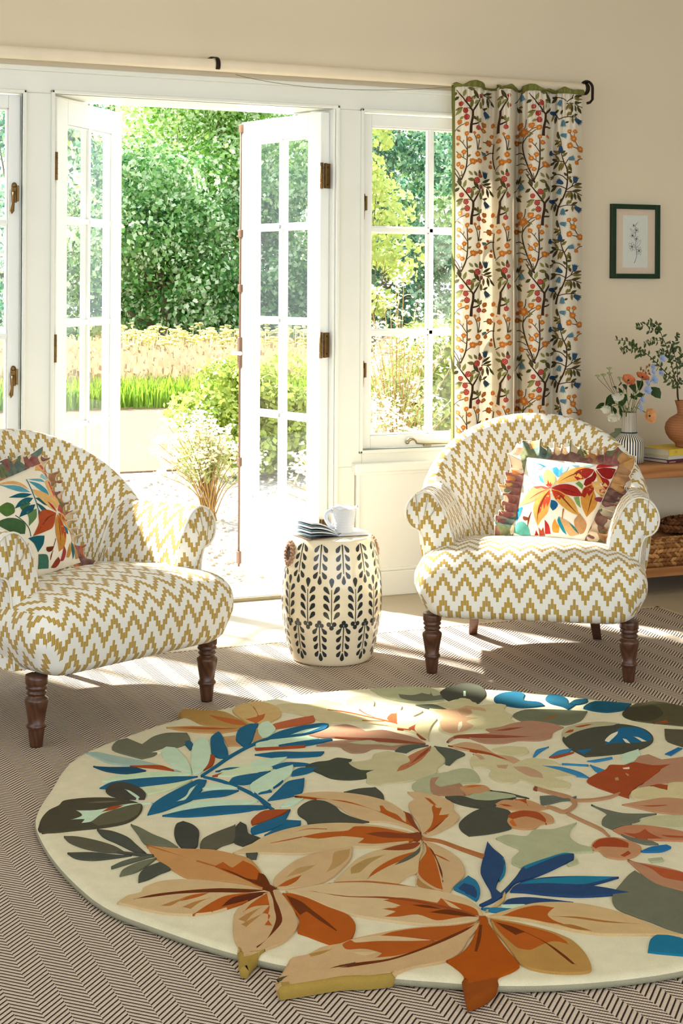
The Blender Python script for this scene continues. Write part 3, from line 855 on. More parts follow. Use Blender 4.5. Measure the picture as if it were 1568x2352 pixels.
# ================================================================== drum stool
SC = (-.457, -.897); SZ = .003
def barrel_r(z):
    k = z/.415
    return .134+.003*k+.0345*(1-(2*k-1)**2)**.9 if 0 <= k <= 1 else .134
STG = NT('cream_crackle_glaze'); STG.bsdf(STG.mix(STG.noise(9., 3.), lin('E3D3AE'), lin('F0E4C8')), .12, .5, None, Coat_Weight=.4, Coat_Roughness=.05); STG = STG.m
INK = NT('brushed_black_glaze'); INK.bsdf(INK.mix(INK.noise(45., 3.), lin('14171A'), lin('3A4140')), .15, .5); INK = INK.m
st = empty('drum_stool', (*SC, SZ))
mb = MB()
pr = [(.118, 0), (.130, .001), (.1345, .005)]+[(barrel_r(z), z) for z in [.012+.012*i for i in range(33)]]+[(.137, .407), (.1345, .413), (.129, .4155), (.05, .4158), (.001, .4158)]
mb.lathe(pr, 0, 0, 72); sb_ = mb.build('glazed_body', STG, st)
pa = MB()
AV = math.atan2(CY-SC[1], CX-SC[0])
def bmap(ac):
    def fn(x, z):
        z = max(.003, min(.408, z)); r = barrel_r(z)+.0004
        a = AV+ac+x/barrel_r(.2); return (r*math.cos(a), r*math.sin(a), z)
    return fn
def teardrop(x0, z0, x1, z1, w):
    d = Vector((x1-x0, z1-z0)); L = d.length; d /= L; n = Vector((-d.y, d.x))
    o = []
    for t, k in ((0, .12), (.25, .55), (.55, .95), (.75, 1.), (.92, .62), (1, .12)): o.append((t, k))
    return [(x0+d.x*L*t+n.x*w/2*k, z0+d.y*L*t+n.y*w/2*k) for t, k in o]+[(x0+d.x*L*t-n.x*w/2*k, z0+d.y*L*t-n.y*w/2*k) for t, k in o[::-1]]
NS = 13
for k in range(NS):
    for off, row in ((2*PI/NS*(k+.5), 't'), (2*PI/NS*k, 'm'), (2*PI/NS*(k+.5), 'b')):
        fn = bmap(off)
        P = []
        if row == 't':
            P.append([(-.0014, .312), (.0014, .312), (.0030, .405), (-.0030, .405)])
            for q in range(4):
                z = .395-.028*q
                for s in (-1, 1): P.append(teardrop(s*.0075, z+.007, s*(.025-.001*q), z-.015, .0150))
            P.append(teardrop(0, .306, 0, .277, .0145))
        elif row == 'm':
            P.append([(-.0018, .150), (.0018, .150), (.0012, .262), (-.0012, .262)])
            for q in range(4):
                z = .176+.0275*q
                for s in (-1, 1): P.append(teardrop(s*.0070, z-.0115, s*.0255, z+.0125, .0150))
            P.append(teardrop(0, .268, 0, .299, .017))
            for dx, dz, w in ((-.009, .008, .011), (.009, .008, .011), (0, -.004, .011)): P.append(disc2(dx, .146+dz-.006, w*.72, 12))
        else:
            P.append([(-.0016, .054), (.0016, .054), (.0020, .140), (-.0020, .140)])
            for q in range(4):
                z = .126-.026*q
                for s in (-1, 1): P.append(teardrop(s*.0070, z+.0095, s*(.0240-.001*q), z-.0115, .0142))
            P.append(teardrop(0, .050, 0, .021, .0165))
            for dx, dz in ((-.008, -.003), (.008, -.003), (0, .007)): P.append(disc2(dx, .146+dz, .0075, 12))
        for p in P: patch(pa, p, fn, 0, .02)
pa.build('painted_sprigs', INK, sb_)
SHELL = paint('brown_crackled_ring', 'B58F70', .5, .35, 120.)
for ah in (-1.16, 2*PI-1.16+PI):
    a = AV+ah; zc = .362; r = barrel_r(zc)
    rad = Vector((math.cos(a), math.sin(a), .12)).normalized(); tan_ = Vector((-math.sin(a), math.cos(a), 0)); up = rad.cross(tan_)
    c0 = Vector((r*math.cos(a), r*math.sin(a), zc))
    hb = MB()
    hb.poly([c0+rad*.0030+tan_*.021*math.cos(q*PI/12)+up*.024*math.sin(q*PI/12) for q in range(24)])
    ho = hb.build('hole_shade_disc', paint('hollow_shade_brown', '3B2218', .9), st)  # flat dark disc; the shade inside the hole is put into its colour
    rb_ = MB(); R_ = random.Random(4)
    for q in range(15):
        th = 2*PI*q/15; c = c0+rad*.003+tan_*.026*math.cos(th)+up*.030*math.sin(th)
        rb_.ball(c, .0068+.0018*R_.random(), 8, 6, sc=(1, 1, .8))
        c = c0+rad*.001+tan_*.034*math.cos(th+.2)+up*.038*math.sin(th+.2)
        rb_.ball(c, .0055+.002*R_.random(), 8, 6)
    rb_.build('beaded_ring', SHELL, st)
tag(st, 'cream ceramic drum stool with black leaf sprigs between the two armchairs', 'stool')

# open magazine on the stool
TOP = SZ+.4165
A = onz(784, 1233, TOP); Bf = onz(716, 1242, TOP); Bb = onz(673, 1229, TOP); Rf = onz(853, 1229, TOP)
dv = (Bb-Bf)*.86; lv = Bf-A; rv = Rf-A
PAGE = paint('white_page', 'D6D6D6', .45, .02, 30.)
PAGEB = paint('printed_page', '6E8896', .4, .6, 22.)
COVER = paint('photo_cover', '7A6456', .35, .6, 30.)
mg = empty('open_magazine', A)
Z = Vector((0, 0, 1))
cv = MB()
for w, sg in ((lv, 1), (rv, 1)):
    a, b, c, d = Vector(), w, w+dv, Vector(dv)
    pts = [a, b, c, d] if (b.x*c.y-b.y*c.x) > 0 else [d, c, b, a]
    cv.poly([p+Z*.0016 for p in pts]); cv.poly([p+Z*.0002 for p in pts][::-1])
    for i in range(4): cv.poly([pts[i]+Z*.0002, pts[(i+1) % 4]+Z*.0002, pts[(i+1) % 4]+Z*.0016, pts[i]+Z*.0016])
cv.build('cover', COVER, mg)
rb2 = MB()
def block(w, h0, h1, lift, thick, mb, n=10):
    """a bundle of pages from the spine out along w, curving up by lift"""
    def s(u, v, z):
        k = u
        return w*(k*(1-.1*lift))+dv*v+Z*(h0+(math.sin(k*PI*.5)**.8)*lift*.075+z*min(1, k*5+.25))
    mb.grid(lambda u, v: s(u, v, thick), n, 6)
    mb.grid(lambda u, v: s(u, 1-v, 0), n, 6)
    mb.grid(lambda u, v: s(u, 0, v*thick), n, 1, smooth=False); mb.grid(lambda u, v: s(1, u, v*thick), 6, 1, smooth=False)
    mb.grid(lambda u, v: s(1-u, 1, v*thick), n, 1, smooth=False)
block(rv*.97, .0017, 0, .0, .0125, rb2); rb2.build('right_pages', PAGE, mg)
for h, L_, th, mt in ((.0018, .14, .0025, PAGEB), (.0022, .26, .004, PAGE), (.0024, .36, .0018, PAGEB), (.0026, .46, .0048, PAGE), (.0028, .56, .0018, PAGEB), (.003, .64, .005, PAGE)):
    q = MB(); block(lv*.97, h, 0, L_, th, q); q.build('fanned_pages', mt, mg)
tag(mg, 'open magazine with fanned pages lying on the ceramic stool', 'magazine')

# jug with fluted rim
jc = onz(796, 1221, TOP+.0145)
jg = empty('fluted_jug', jc)
JW = NT('white_stoneware'); JW.bsdf(JW.mix(JW.noise(14., 3.), lin('C6C8CE'), lin('D8DADC')), .3, .4, JW.bump(JW.noise(60., 2.), .06, .001)); JW = JW.m
def jr(a, z, ins=0):
    k = z/.083
    r = .0325+.0075*k+.0007*math.sin(z*700) if k < .86 else .0325+.0075*k
    if k > .80:
        q = (k-.80)/.20; r += .0125*q*q*(1.+.35*math.sin(9*a)); z += .0030*q*math.sin(9*a)
    return r-ins, z
jb = MB()
def jf(u, v):
    a = 2*PI*u
    if v < .62: z = .083*(v/.62); r, z = jr(a, z)
    else: z = .083*(1-(v-.62)/.38); z = max(z, .006); r, z = jr(a, z, .0028)
    return (r*math.cos(a), r*math.sin(a), z)
jb.grid(jf, 72, 44, closed_u=True)
b0 = len(jb.v)
for r_, z_ in ((.0325, 0.), (.0297, .006)):
    jb.poly([(r_*math.cos(2*PI*k/36), r_*math.sin(2*PI*k/36), z_) for k in range(36)][::(1 if z_ else -1)])
jb.build('body', JW, jg)
hd = MB()
ha = AV-math.radians(82)
hx_, hy_ = math.cos(ha), math.sin(ha)
hd.tube([(hx_*r, hy_*r, z) for r, z in [(p.x, p.y) for p in crom([(.036, .066, 0), (.047, .0705, 0), (.060, .062, 0), (.062, .046, 0), (.054, .029, 0), (.043, .018, 0), (.033, .014, 0)], 4)]], .0052, 10, 0, True, 1.25)
hd.build('handle', JW, jg)
tag(jg, 'small white jug with wavy rim standing on the open magazine', 'jug')

# ================================================================== console table and what stands on it
OAK = woodmat('oiled_oak', '8E5A32', 'B98350', 5., .4, 'X')
OAKE = woodmat('oiled_oak_legs', '8E5A32', 'B98350', 5., .4, 'Z')
TX0, TX1, TY0, TY1, TZ = 1.045, 1.86, -.43, -.05, .535
tb = empty('console_table', ((TX0+TX1)/2, (TY0+TY1)/2, 0)); o_ = Vector(tb.location)
def tbox(name, lo, hi, mt, bv=.003):
    m = MB(); m.box(tuple(a-b for a, b in zip(lo, o_)), tuple(a-b for a, b in zip(hi, o_))); return m.build(name, mt, tb, bevel=bv)
tbox('table_top', (TX0, TY0, TZ-.055), (TX1, TY1, TZ), OAK)
tbox('shelf', (TX0+.02, TY0+.01, .074), (TX1-.02, TY1-.01, .112), OAK)
for x in (TX0+.02, TX1-.07):
    for y in (TY0+.02, TY1-.07):
        tbox('leg', (x, y, 0), (x+.045, y+.045, TZ-.055), OAKE)
tag(tb, 'low oak console table with a lower shelf against the right wall', 'table')

# woven seagrass basket on the shelf
SEAG = NT('braided_seagrass')
SEAG.bsdf(SEAG.mix(SEAG.n('ShaderNodeNewGeometry').outputs['Random Per Island'], lin('7A4A22'), lin('C8935A')), .65, .25, SEAG.bump(SEAG.noise(260., 3.), .5, .002)); SEAG = SEAG.m
bk = MB(); R_ = random.Random(2)
bx0, bx1, by0, by1 = 1.12, 1.74, -.40, -.075
def braid_row(pts, z, lift, w, h, flip):
    L = 0; segs = []
    for i in range(len(pts)-1): segs.append((L, (pts[i+1]-pts[i]).length)); L += segs[-1][1]
    n = int(L/(w*.62)); s_ = 0
    for k in range(n):
        d = (k+.5)*L/n
        for i, (a, l) in enumerate(segs):
            if a <= d <= a+l:
                p = pts[i].lerp(pts[i+1], (d-a)/l); t_ = (pts[i+1]-pts[i]).normalized(); break
        nrm = Vector((t_.y, -t_.x, 0))
        ang = (.42 if flip else -.42)+R_.uniform(-.14, .14)
        ax = t_*math.cos(ang)+Z*math.sin(ang); ay = -t_*math.sin(ang)+Z*math.cos(ang)
        M3 = Matrix((ax, ay, nrm)).transposed()
        bk.ball(p+Z*z+nrm*R_.uniform(0, .004), w*.5, 8, 5, sc=(1.15, .5*h/w*1.9, .42), M=M3)
def rrect(g):
    return [Vector((x, y, 0)) for x, y in ((bx0+g, by0+g+.04), (bx0+g+.012, by0+g+.012), (bx0+g+.04, by0+g), (bx1-g-.04, by0+g), (bx1-g-.012, by0+g+.012), (bx1-g, by0+g+.04), (bx1-g, by1-g-.04), (bx1-g-.04, by1-g), (bx0+g+.04, by1-g), (bx0+g, by1-g-.04), (bx0+g, by0+g+.04))]
for i in range(5): braid_row(rrect(.004*abs(i-2)*.6), .122+.018*i, 0, .034, .019, i % 2)
for i, g in enumerate((.022, .042, .062)): braid_row(rrect(g), .204+.005*i, 0, .034, .019, i % 2)
bk.box((bx0+.02, by0+.02, .1135), (bx1-.02, by1-.02, .205))
tag(bk.build('seagrass_basket', SEAG), 'braided seagrass basket on the lower shelf of the console table', 'basket')
bm2 = MB(); bk = bm2
for i in range(3):
    c = (1.50, -.22); r_ = .15-.012*abs(i-1)
    braid_row([Vector((c[0]+r_*math.cos(-2*PI*k/28), c[1]+r_*.62*math.sin(-2*PI*k/28), 0)) for k in range(29)], .228+.016*i, 0, .032, .018, i % 2)
for q in (.11, .075, .04):
    braid_row([Vector((c[0]+q*math.cos(-2*PI*k/24), c[1]+q*.62*math.sin(-2*PI*k/24), 0)) for k in range(25)], .268, 0, .030, .018, 1)
bk.lathe([(.001, .219), (.085, .219), (.085, .265), (.001, .265)], c[0], c[1], 20)
DSG = NT('dark_seagrass')
DSG.bsdf(DSG.mix(DSG.n('ShaderNodeNewGeometry').outputs['Random Per Island'], lin('4A2A14'), lin('8A5A34')), .7, .2); DSG = DSG.m
tag(bk.build('woven_tray', DSG), 'darker woven seagrass tray lying on top of the braided basket', 'tray')

# striped vase
vc = onz(1448, 1055, TZ); vc.y = max(vc.y, TY0+.066)
VS = NT('black_white_striped_glaze')
xx, yy, zz = VS.sep(VS.obj())
an = VS.math('ARCTAN2', yy, xx)
an2 = VS.math('ADD', an, VS.math('MULTIPLY', VS.math('SUBTRACT', VS.noise(6., 2.), .5), .06))
s_ = VS.math('GREATER_THAN', VS.math('SINE', VS.math('MULTIPLY', an2, 34.)), -.05)
VS.bsdf(VS.mix(s_, lin('15171A'), lin('EDE8DA')), .3, .4); VS = VS.m
vz = empty('striped_vase', vc)
mb = MB()
mb.lathe([(.056, 0), (.0615, .003), (.0625, .03), (.0625, .088), (.060, .094), (.036, .119), (.031, .124), (.0305, .128), (.0310, .205), (.0325, .2085), (.030, .2085), (.0285, .2), (.0285, .15), (.001, .15)], 0, 0, 64)
mb.build('body', VS, vz)
mb = MB(); mb.lathe([(.030, .1225), (.0345, .1225), (.0355, .1245), (.0345, .1275), (.030, .1275)], 0, 0, 40); mb.build('collar_ring', INK, vz)
tag(vz, 'black and white striped vase of mixed flowers at the end of the console table', 'vase')
gb_ = vc+Vector((.056, .145, 0))
GG = NT('green_glazed'); GG.bsdf(lin('8E9A7C'), .12, .5, None, Transmission_Weight=.25); GG = GG.m
mb = MB(); mb.lathe([(.056, 0), (.064, .004), (.066, .06), (.060, .088), (.040, .106), (.026, .112), (.0255, .125), (.0235, .125), (.023, .111), (.038, .103), (.056, .086), (.060, .01), (.001, .008)], 0, 0, 40)
tag(mb.build('glass_bottle', GG, loc=gb_), 'green glass bottle half hidden behind the striped vase', 'bottle')

# books
A = onz(1540, 1056.5, TZ); A.y = max(A.y, TY0+.012); Bq = onz(1484, 1050, TZ)
dd = (Bq-A).normalized(); sd = Vector((-dd.y, dd.x, 0))
if sd.x < 0: sd = -sd
BW_ = .165; BL_ = .24; zb = TZ+.0003
MAR, GRY, YEL = paint('maroon_cloth', '5E2C3C', .7, .08, 300.), paint('pale_grey_cloth', 'C9C8C0', .7, .05, 200.), paint('yellow_cloth', 'DDBF48', .6, .05, 200.)
EDGE = NT('page_edges'); w_ = EDGE.n('ShaderNodeTexWave', bands_direction='Z'); w_.inputs['Scale'].default_value = 300.; EDGE.l(EDGE.obj(), w_.inputs[0]); EDGE.bsdf(EDGE.mix(w_.outputs[0], lin('B9B09A'), lin('D8D0BC')), .8, .1); EDGE = EDGE.m
GOLDT = paint('spine_lettering_gold', 'D8B890', .5); DKT = paint('spine_lettering_dark', '7A641E', .6)
TXT = []
def book(h, mat, dx, ds, label, text=None):
    global zb
    o = empty('book', A+dd*dx+sd*ds+Z*(zb-A.z))
    def bx(u0, u1, s0, s1, z0, z1, name, mt, par):
        m = MB(); p = [dd*u+sd*s for u, s in ((u0, s0), (u0, s1), (u1, s1), (u1, s0))]
        if (p[1]-p[0]).cross(p[2]-p[1]).z < 0: p = p[::-1]
        lo = [q+Z*z0 for q in p]; hi = [q+Z*z1 for q in p]
        m.poly(lo[::-1]); m.poly(hi)
        for i in range(4): m.poly([lo[i], lo[(i+1) % 4], hi[(i+1) % 4], hi[i]])
        return m.build(name, mt, par, bevel=.0008)
    t_ = .0022
    c = bx(0, BW_, 0, BL_, 0, t_, 'cover', mat, o); bx(0, BW_, 0, BL_, h-t_, h, 'cover', mat, o)
    sp = bx(0, t_, 0, BL_, t_, h-t_, 'spine', mat, o)
    bx(t_, BW_-.004, .004, BL_-.004, t_, h-t_, 'page_block', EDGE, o)
    if text: text(sp, h)
    zb += h+.0003
    return tag(o, label, 'book', 'books under the terracotta vase')
def t_mar(sp, h):
    m = MB(); x_ = .012
    for k, (w_k, z1) in enumerate(((.006, .006), (.0012, .0085), (.0012, .0085), (.0012, .0085), (.004, .007), (.0012, .0085), (.003, .0065), (.0012, .0085), (.004, .007))):
        m.poly([sd*(x_+q)-dd*.0004+Z*z for q, z in ((0, .0022), (w_k, .0022), (w_k, z1), (0, z1))]); x_ += w_k+.0018
    m.build('spine_lettering', GOLDT, sp)
def t_yel(sp, h):
    m = MB()
    for k, s0 in enumerate((.034, .040, .0455)):
        p = [sd*(s0+q)-dd*.0004+Z*z for q, z in ((0, .010), (.0014, .010), (.0014, .022), (0, .022))]
        m.poly(p)
    m.build('spine_lettering', DKT, sp)
book(.0150, MAR, .002, -.006, 'maroon book at the bottom of the stack under the terracotta vase', t_mar)
book(.0135, GRY, .001, .0, 'pale grey book in the middle of the stack under the terracotta vase')
book(.0270, YEL, .0, .003, 'yellow book on top of the stack under the terracotta vase', t_yel)

# terracotta vase
TERR = NT('turned_terracotta'); w_ = TERR.n('ShaderNodeTexWave', bands_direction='Z'); w_.inputs['Scale'].default_value = 30.; w_.inputs['Distortion'].default_value = 3.; TERR.l(TERR.obj(), w_.inputs[0])
TERR.bsdf(TERR.mix(w_.outputs[0], lin('96603E'), lin('A66E48')), .6, .3, TERR.bump(w_.outputs[0], .1, .001)); TERR = TERR.m
vt = ony(1577, 1009, A.y+.075); vt = Vector((vt.x, A.y+.075, zb))
mb = MB()
mb.lathe([(.001, 0), (.036, 0), (.040, .004), (.040, .012), (.046, .018), (.066, .034), (.080, .056), (.0855, .078), (.080, .101), (.064, .121), (.044, .133), (.034, .139), (.033, .148), (.036, .168), (.0435, .192), (.0445, .194), (.0425, .194), (.034, .168), (.030, .145), (.030, .10), (.001, .10)], 0, 0, 56)
tag(mb.build('terracotta_vase', TERR, loc=vt), 'round terracotta vase of leafy branches on top of the yellow book', 'vase')

# ------------------------------------------------------------------ flowers and branches
STEM = leafmat('flower_stem_green', '6F7F3A', .15, .1); LEAF = leafmat('dark_green_leaf', '2F4A22', .3, .25); TWIG = paint('brown_twig', '3E2C20', .8, .15, 80.)
BLEAF = leafmat('branch_leaf_green', '3F5527', .35, .25)
ORG = leafmat('coral_orange_petal', 'E0763F', .15, .3, 40., 'F0A070'); PEA = leafmat('peach_petal', 'EFA862', .1, .3, 40., 'F6C690')
BLU = leafmat('delphinium_blue_petal', '96B2E4', .2, .35, 60., 'D6E2F8'); WHT = leafmat('cream_white_petal', 'FBF8E8', .06, .3, 40.); UMB = leafmat('pale_green_umbel', 'B9BE88', .2, .3, 40.); RSTB = paint('russet_bud', 'A8662F', .6, .2, 60.); DKC = paint('dark_flower_eye', '2E2415', .8)
def f2(x, y): return 1360+x/7.538, 720+y/7.538
FR = random.Random(11)
def fpt(x, y, yd): 
    px, py = f2(x, y); return ony(px, py, yd)
def leaf3(mb, p, d, L, w, up=None, mat=0, curl=.15):
    d = Vector(d).normalized(); up = Vector(up or (0, -.4, 1))
    s = d.cross(up)
    if s.length < .1: s = d.cross(Vector((1, 0, .2)))
    s.normalize(); n = s.cross(d)
    rows = []
    for t, k in ((0, .1), (.2, .65), (.45, 1), (.75, .72), (1, .03)):
        c = p+d*L*t+n*(math.sin(PI*t)*L*curl)
        rows.append((c-s*w/2*k+n*w*.12*k, c, c+s*w/2*k+n*w*.12*k))
    b = len(mb.v)
    for r_ in rows: mb.v += [tuple(q) for q in r_]
    for i in range(4):
        for j in range(2): mb.face([b+i*3+j, b+i*3+j+1, b+i*3+j+4, b+i*3+j+3], mat, None, True)
def stem(parent, pts, r=.0014, mt=None, name='stem'):
    m = MB(); m.tube(crom(pts, 5), r, 6); return m.build(name, mt or STEM, parent)
def rel(o, pts): return [Vector(p)-Vector(o.location) for p in pts]
VM = vc+Vector((0, 0, .195)); yv = vc.y
def in_vase(x, y, r=.018):
    return VM+Vector((FR.uniform(-r, r), FR.uniform(-r, r), -.035))
def poppy(cx, cy, rp, mt, tilt, lab, path, yd=0., squash=1.):
    o = empty('poppy', in_vase(0, 0))
    c = fpt(cx, cy, yv+yd)
    stem(o, rel(o, [o.location]+[fpt(*q, yv+yd*.6) for q in path]+[c]), .0015)
    ax = Vector(tilt).normalized(); a1 = ax.cross(Z).normalized(); a2 = a1.cross(ax)
    pm = MB(); co = c-Vector(o.location)
    for ring, n, R0, lf in ((0, 6, 1., .28), (1, 5, .78, .42)):
        for k in range(n):
            th = 2*PI*(k+.5*ring)/n+FR.uniform(-.1, .1)
            def fn(u, v, th=th, R0=R0, lf=lf):
                w = (u-.5)*1.25*(.35+.65*math.sin(min(1, v*1.15)*PI*.5)); r_ = 1.18*rp*R0*v*(1-.12*abs(u-.5)*2)
                return co+(a1*math.cos(th+w)+a2*math.sin(th+w))*r_+ax*(rp*(lf*v*v+.05*math.sin(9*w+5*v))+.0008*ring)
            pm.grid(fn, 6, 6)
    pm.build('petals', mt, o)
    e = MB(); e.ball(co+ax*rp*.06, rp*.17, 10, 7, sc=(1, 1, .8)); e.build('flower_eye', DKC, o)
    return tag(o, lab, 'flower', 'flowers in the striped vase')
poppy(640, 1105, .0255, ORG, (-.15, -.8, .75), 'coral orange poppy left of the other one above the striped vase', [(660, 1600), (620, 1380), (615, 1220)])
poppy(880, 1050, .0265, ORG, (.1, -.6, .95), 'coral orange poppy beside the blue flowers above the striped vase', [(730, 1600), (770, 1350), (850, 1180)], -.01)
poppy(1010, 1715, .0285, PEA, (.15, -1, .15), 'peach poppy drooping to the right of the striped vase', [(740, 1560), (820, 1590), (930, 1650)], -.04)
def bloom(cx, cy, rx, ry, lab, path, yd):
    o = empty('white_bloom', in_vase(0, 0)); c = fpt(cx, cy, yv+yd)
    stem(o, rel(o, [o.location]+[fpt(*q, yv+yd*.7) for q in path]+[c]), .0016)
    m = MB(); co = c-Vector(o.location); k_ = 1.72/7.538/1000
    for k in range(260):
        a = FR.uniform(0, 2*PI); q = FR.random()**.5; d = Vector((math.cos(a)*q, -.75*(1-q*q)**.5, -math.sin(a)*q))
        p = co+Vector((d.x*rx*k_, d.y*rx*k_, -abs(d.z)*ry*k_*.9 if FR.random() < .75 else d.z*ry*k_*.4))
        leaf3(m, p, d+Vector((FR.uniform(-.5, .5), -.3, FR.uniform(-.6, .3))), .0095, .0065, None, 0, .2)
    m.ball(co, min(rx, ry)*k_*.7, 10, 7, sc=(rx/ry*.9, .9, .8)); m.build('petals', WHT, o)
    return tag(o, lab, 'flower', 'flowers in the striped vase')
bloom(450, 1370, 100, 85, 'cream white bloom highest of three, left of the striped vase', [(620, 1600), (560, 1480), (470, 1300)], -.02)
bloom(240, 1590, 78, 78, 'cream white bloom furthest left of the striped vase', [(600, 1640), (420, 1500), (300, 1500)], -.015)
bloom(375, 1730, 118, 75, 'cream white bloom hanging lowest, left of the striped vase neck', [(600, 1640), (480, 1530), (375, 1560)], -.05)
# blue delphinium spike
o = empty('delphinium', in_vase(0, 0)); sp_ = [(790, 1600), (900, 1380), (1000, 1180), (1090, 980), (1150, 880), (1195, 740)]
stem(o, rel(o, [o.location]+[fpt(*q, yv) for q in sp_]), .0013)
for cx, cy, r_ in ((1210, 715, 75), (1050, 860, 60), (1060, 950, 55), (1190, 960, 60), (1075, 1080, 85), (960, 1130, 60), (950, 1270, 95), (875, 1440, 60), (840, 1540, 45), (855, 1610, 45)):
    m = MB(); co = fpt(cx, cy, yv-.02+FR.uniform(-.01, .01))-Vector(o.location)
    for k in range(11):
        a = 2*PI*k/11*1.6+FR.uniform(-.2, .2); d = Vector((math.cos(a), -.45, math.sin(a)))
        leaf3(m, co+Vector((0, -.002*(k > 6), 0)), d, r_*.27e-3*(1. if k < 7 else .6), r_*.24e-3, (0, -1, .2), 0, .12)
    m.build('blue_petals', BLU, o)
tag(o, 'pale blue delphinium spike leaning right out of the striped vase', 'flower', 'flowers in the striped vase')
# umbels
for i, (cx, cy, bx_, by_) in enumerate(((110, 1050, 330, 1290), (210, 1030, 360, 1290), (310, 1000, 390, 1280), (310, 915, 420, 1250), (490, 1080, 560, 1220))):
    o = empty('umbel', in_vase(0, 0)); c = fpt(cx, cy, yv+.01)
    stem(o, rel(o, [o.location, fpt(540, 1520, yv), fpt(bx_, by_, yv+.01), c-Vector((0, 0, .006))]), .0009, leafmat('umbel_stem', '4E4A2C', .2, .1))
    m = MB(); co = c-Vector(o.location)
    for k in range(26):
        a = FR.uniform(0, 2*PI); q = FR.random()**.5*.0105; p = co+Vector((q*math.cos(a), q*math.sin(a), .006-q*.3+FR.uniform(0, .003)))
        m.tube([co-Vector((0, 0, .006)), p], .0003, 4)
        for j in range(3): m.ball(p+Vector((FR.uniform(-.0016, .0016), FR.uniform(-.0016, .0016), FR.uniform(0, .0015))), .0019, 5, 4)
    m.build('flower_head', UMB, o)
    tag(o, 'pale green flat-topped umbel %s' % ('furthest left above the white blooms', 'second from the left above the white blooms', 'lower of the two in the middle of the umbels', 'tallest of the pale green heads', 'close to the left orange poppy')[i], 'flower', 'green umbels in the striped vase')
# russet bud sprig
o = empty('bud_sprig', in_vase(0, 0))
stem(o, rel(o, [o.location, fpt(800, 1400, yv+.01), fpt(920, 1000, yv+.01), fpt(960, 850, yv+.01)]), .001)
m = MB(); l = MB()
for cx, cy in ((855, 885), (900, 930), (960, 860), (1000, 830), (985, 930), (940, 970), (1000, 980)):
    p = fpt(cx, cy, yv+.01)-Vector(o.location); m.ball(p, .0042, 8, 6, sc=(1, 1, 1.25))
    for k in range(3): leaf3(l, p-Vector((0, 0, .004)), (FR.uniform(-1, 1), -.3, FR.uniform(-.6, .2)), .009, .004)
m.build('buds', RSTB, o); l.build('leaves', LEAF, o)
tag(o, 'russet bud sprig rising behind the right orange poppy', 'flower')
# foliage
o = empty('green_foliage', in_vase(0, 0)); l = MB(); ol = Vector(o.location)
for x0, y0, x1, y1, w in ((380, 1420, 280, 1480, 190), (350, 1350, 260, 1560, 170), (230, 1500, 90, 1590, 90), (560, 1370, 480, 1560, 150), (600, 1340, 530, 1500, 130), (490, 1540, 510, 1750, 90), (380, 1560, 420, 1700, 80), (470, 1230, 530, 1370, 80), (600, 1290, 540, 1190, 120), (780, 1290, 660, 1210, 200), (860, 1260, 790, 1120, 170), (1020, 1220, 1180, 1390, 210), (900, 1340, 780, 1370, 90), (800, 1420, 680, 1390, 80), (700, 1420, 690, 1330, 50), (640, 1640, 600, 1590, 60), (700, 1640, 690, 1590, 60), (440, 1260, 380, 1220, 60), (330, 1520, 360, 1660, 70), (900, 1180, 830, 1130, 100), (520, 1130, 470, 1200, 30)):
    a = fpt(x0, y0, yv+.015); b = fpt(x1, y1, yv-.01+FR.uniform(-.02, .02))
    leaf3(l, a-ol, b-a, (b-a).length*1.12, w*.23e-3, (FR.uniform(-.3, .3), -1, .35), 0, .08)
for q in ([(600, 1600), (520, 1480), (400, 1380)], [(640, 1600), (700, 1400), (780, 1290)], [(760, 1600), (900, 1350), (1040, 1240)], [(700, 1600), (730, 1420), (720, 1150)]):
    l.tube(crom([Vector((0, 0, 0))]+[fpt(*k, yv+.012)-ol for k in q], 4), .0011, 6)
l.build('leaves', LEAF, o)
tag(o, 'dark green leafy foliage spreading round the mouth of the striped vase', 'foliage')
# branches in the terracotta vase
yb_ = vt.y; bo = vt+Vector((-.02, 0, .17))
BR = [([(1495, 1400), (1482, 1200), (1420, 950), (1360, 740), (1290, 500), (1220, 345), (1180, 240), (1110, 60)], [[(1180, 240), (1060, 110), (960, 100), (880, 160), (740, 175)], [(1230, 400), (1130, 410), (1010, 415), (890, 485)], [(1150, 250), (1050, 240), (980, 235)], [(1370, 760), (1290, 640), (1180, 610), (1130, 670)]], 'tall arching branch with small dark leaves rising from the terracotta vase', .0),
      ([(1500, 1400), (1480, 1130), (1300, 970), (1130, 800), (950, 640), (800, 545), (700, 450), (600, 420), (400, 405)], [[(780, 545), (680, 560), (580, 570), (490, 630)], [(880, 600), (800, 660), (740, 660)], [(1480, 1215), (1380, 1130), (1220, 1010)], [(700, 450), (720, 530)], [(850, 580), (850, 680)]], 'low branch of small leaves reaching left from the terracotta vase', -.03),
      ([(1510, 1400), (1500, 1250), (1490, 1000), (1470, 800), (1420, 600), (1350, 400)], [[(1420, 600), (1440, 440), (1490, 270)], [(1480, 740), (1540, 640), (1520, 560)], [(1500, 1200), (1560, 1080)], [(1490, 880), (1580, 760)], [(1430, 620), (1340, 500)]], 'short upright branch with pointed leaves at the right of the terracotta vase', .03)]
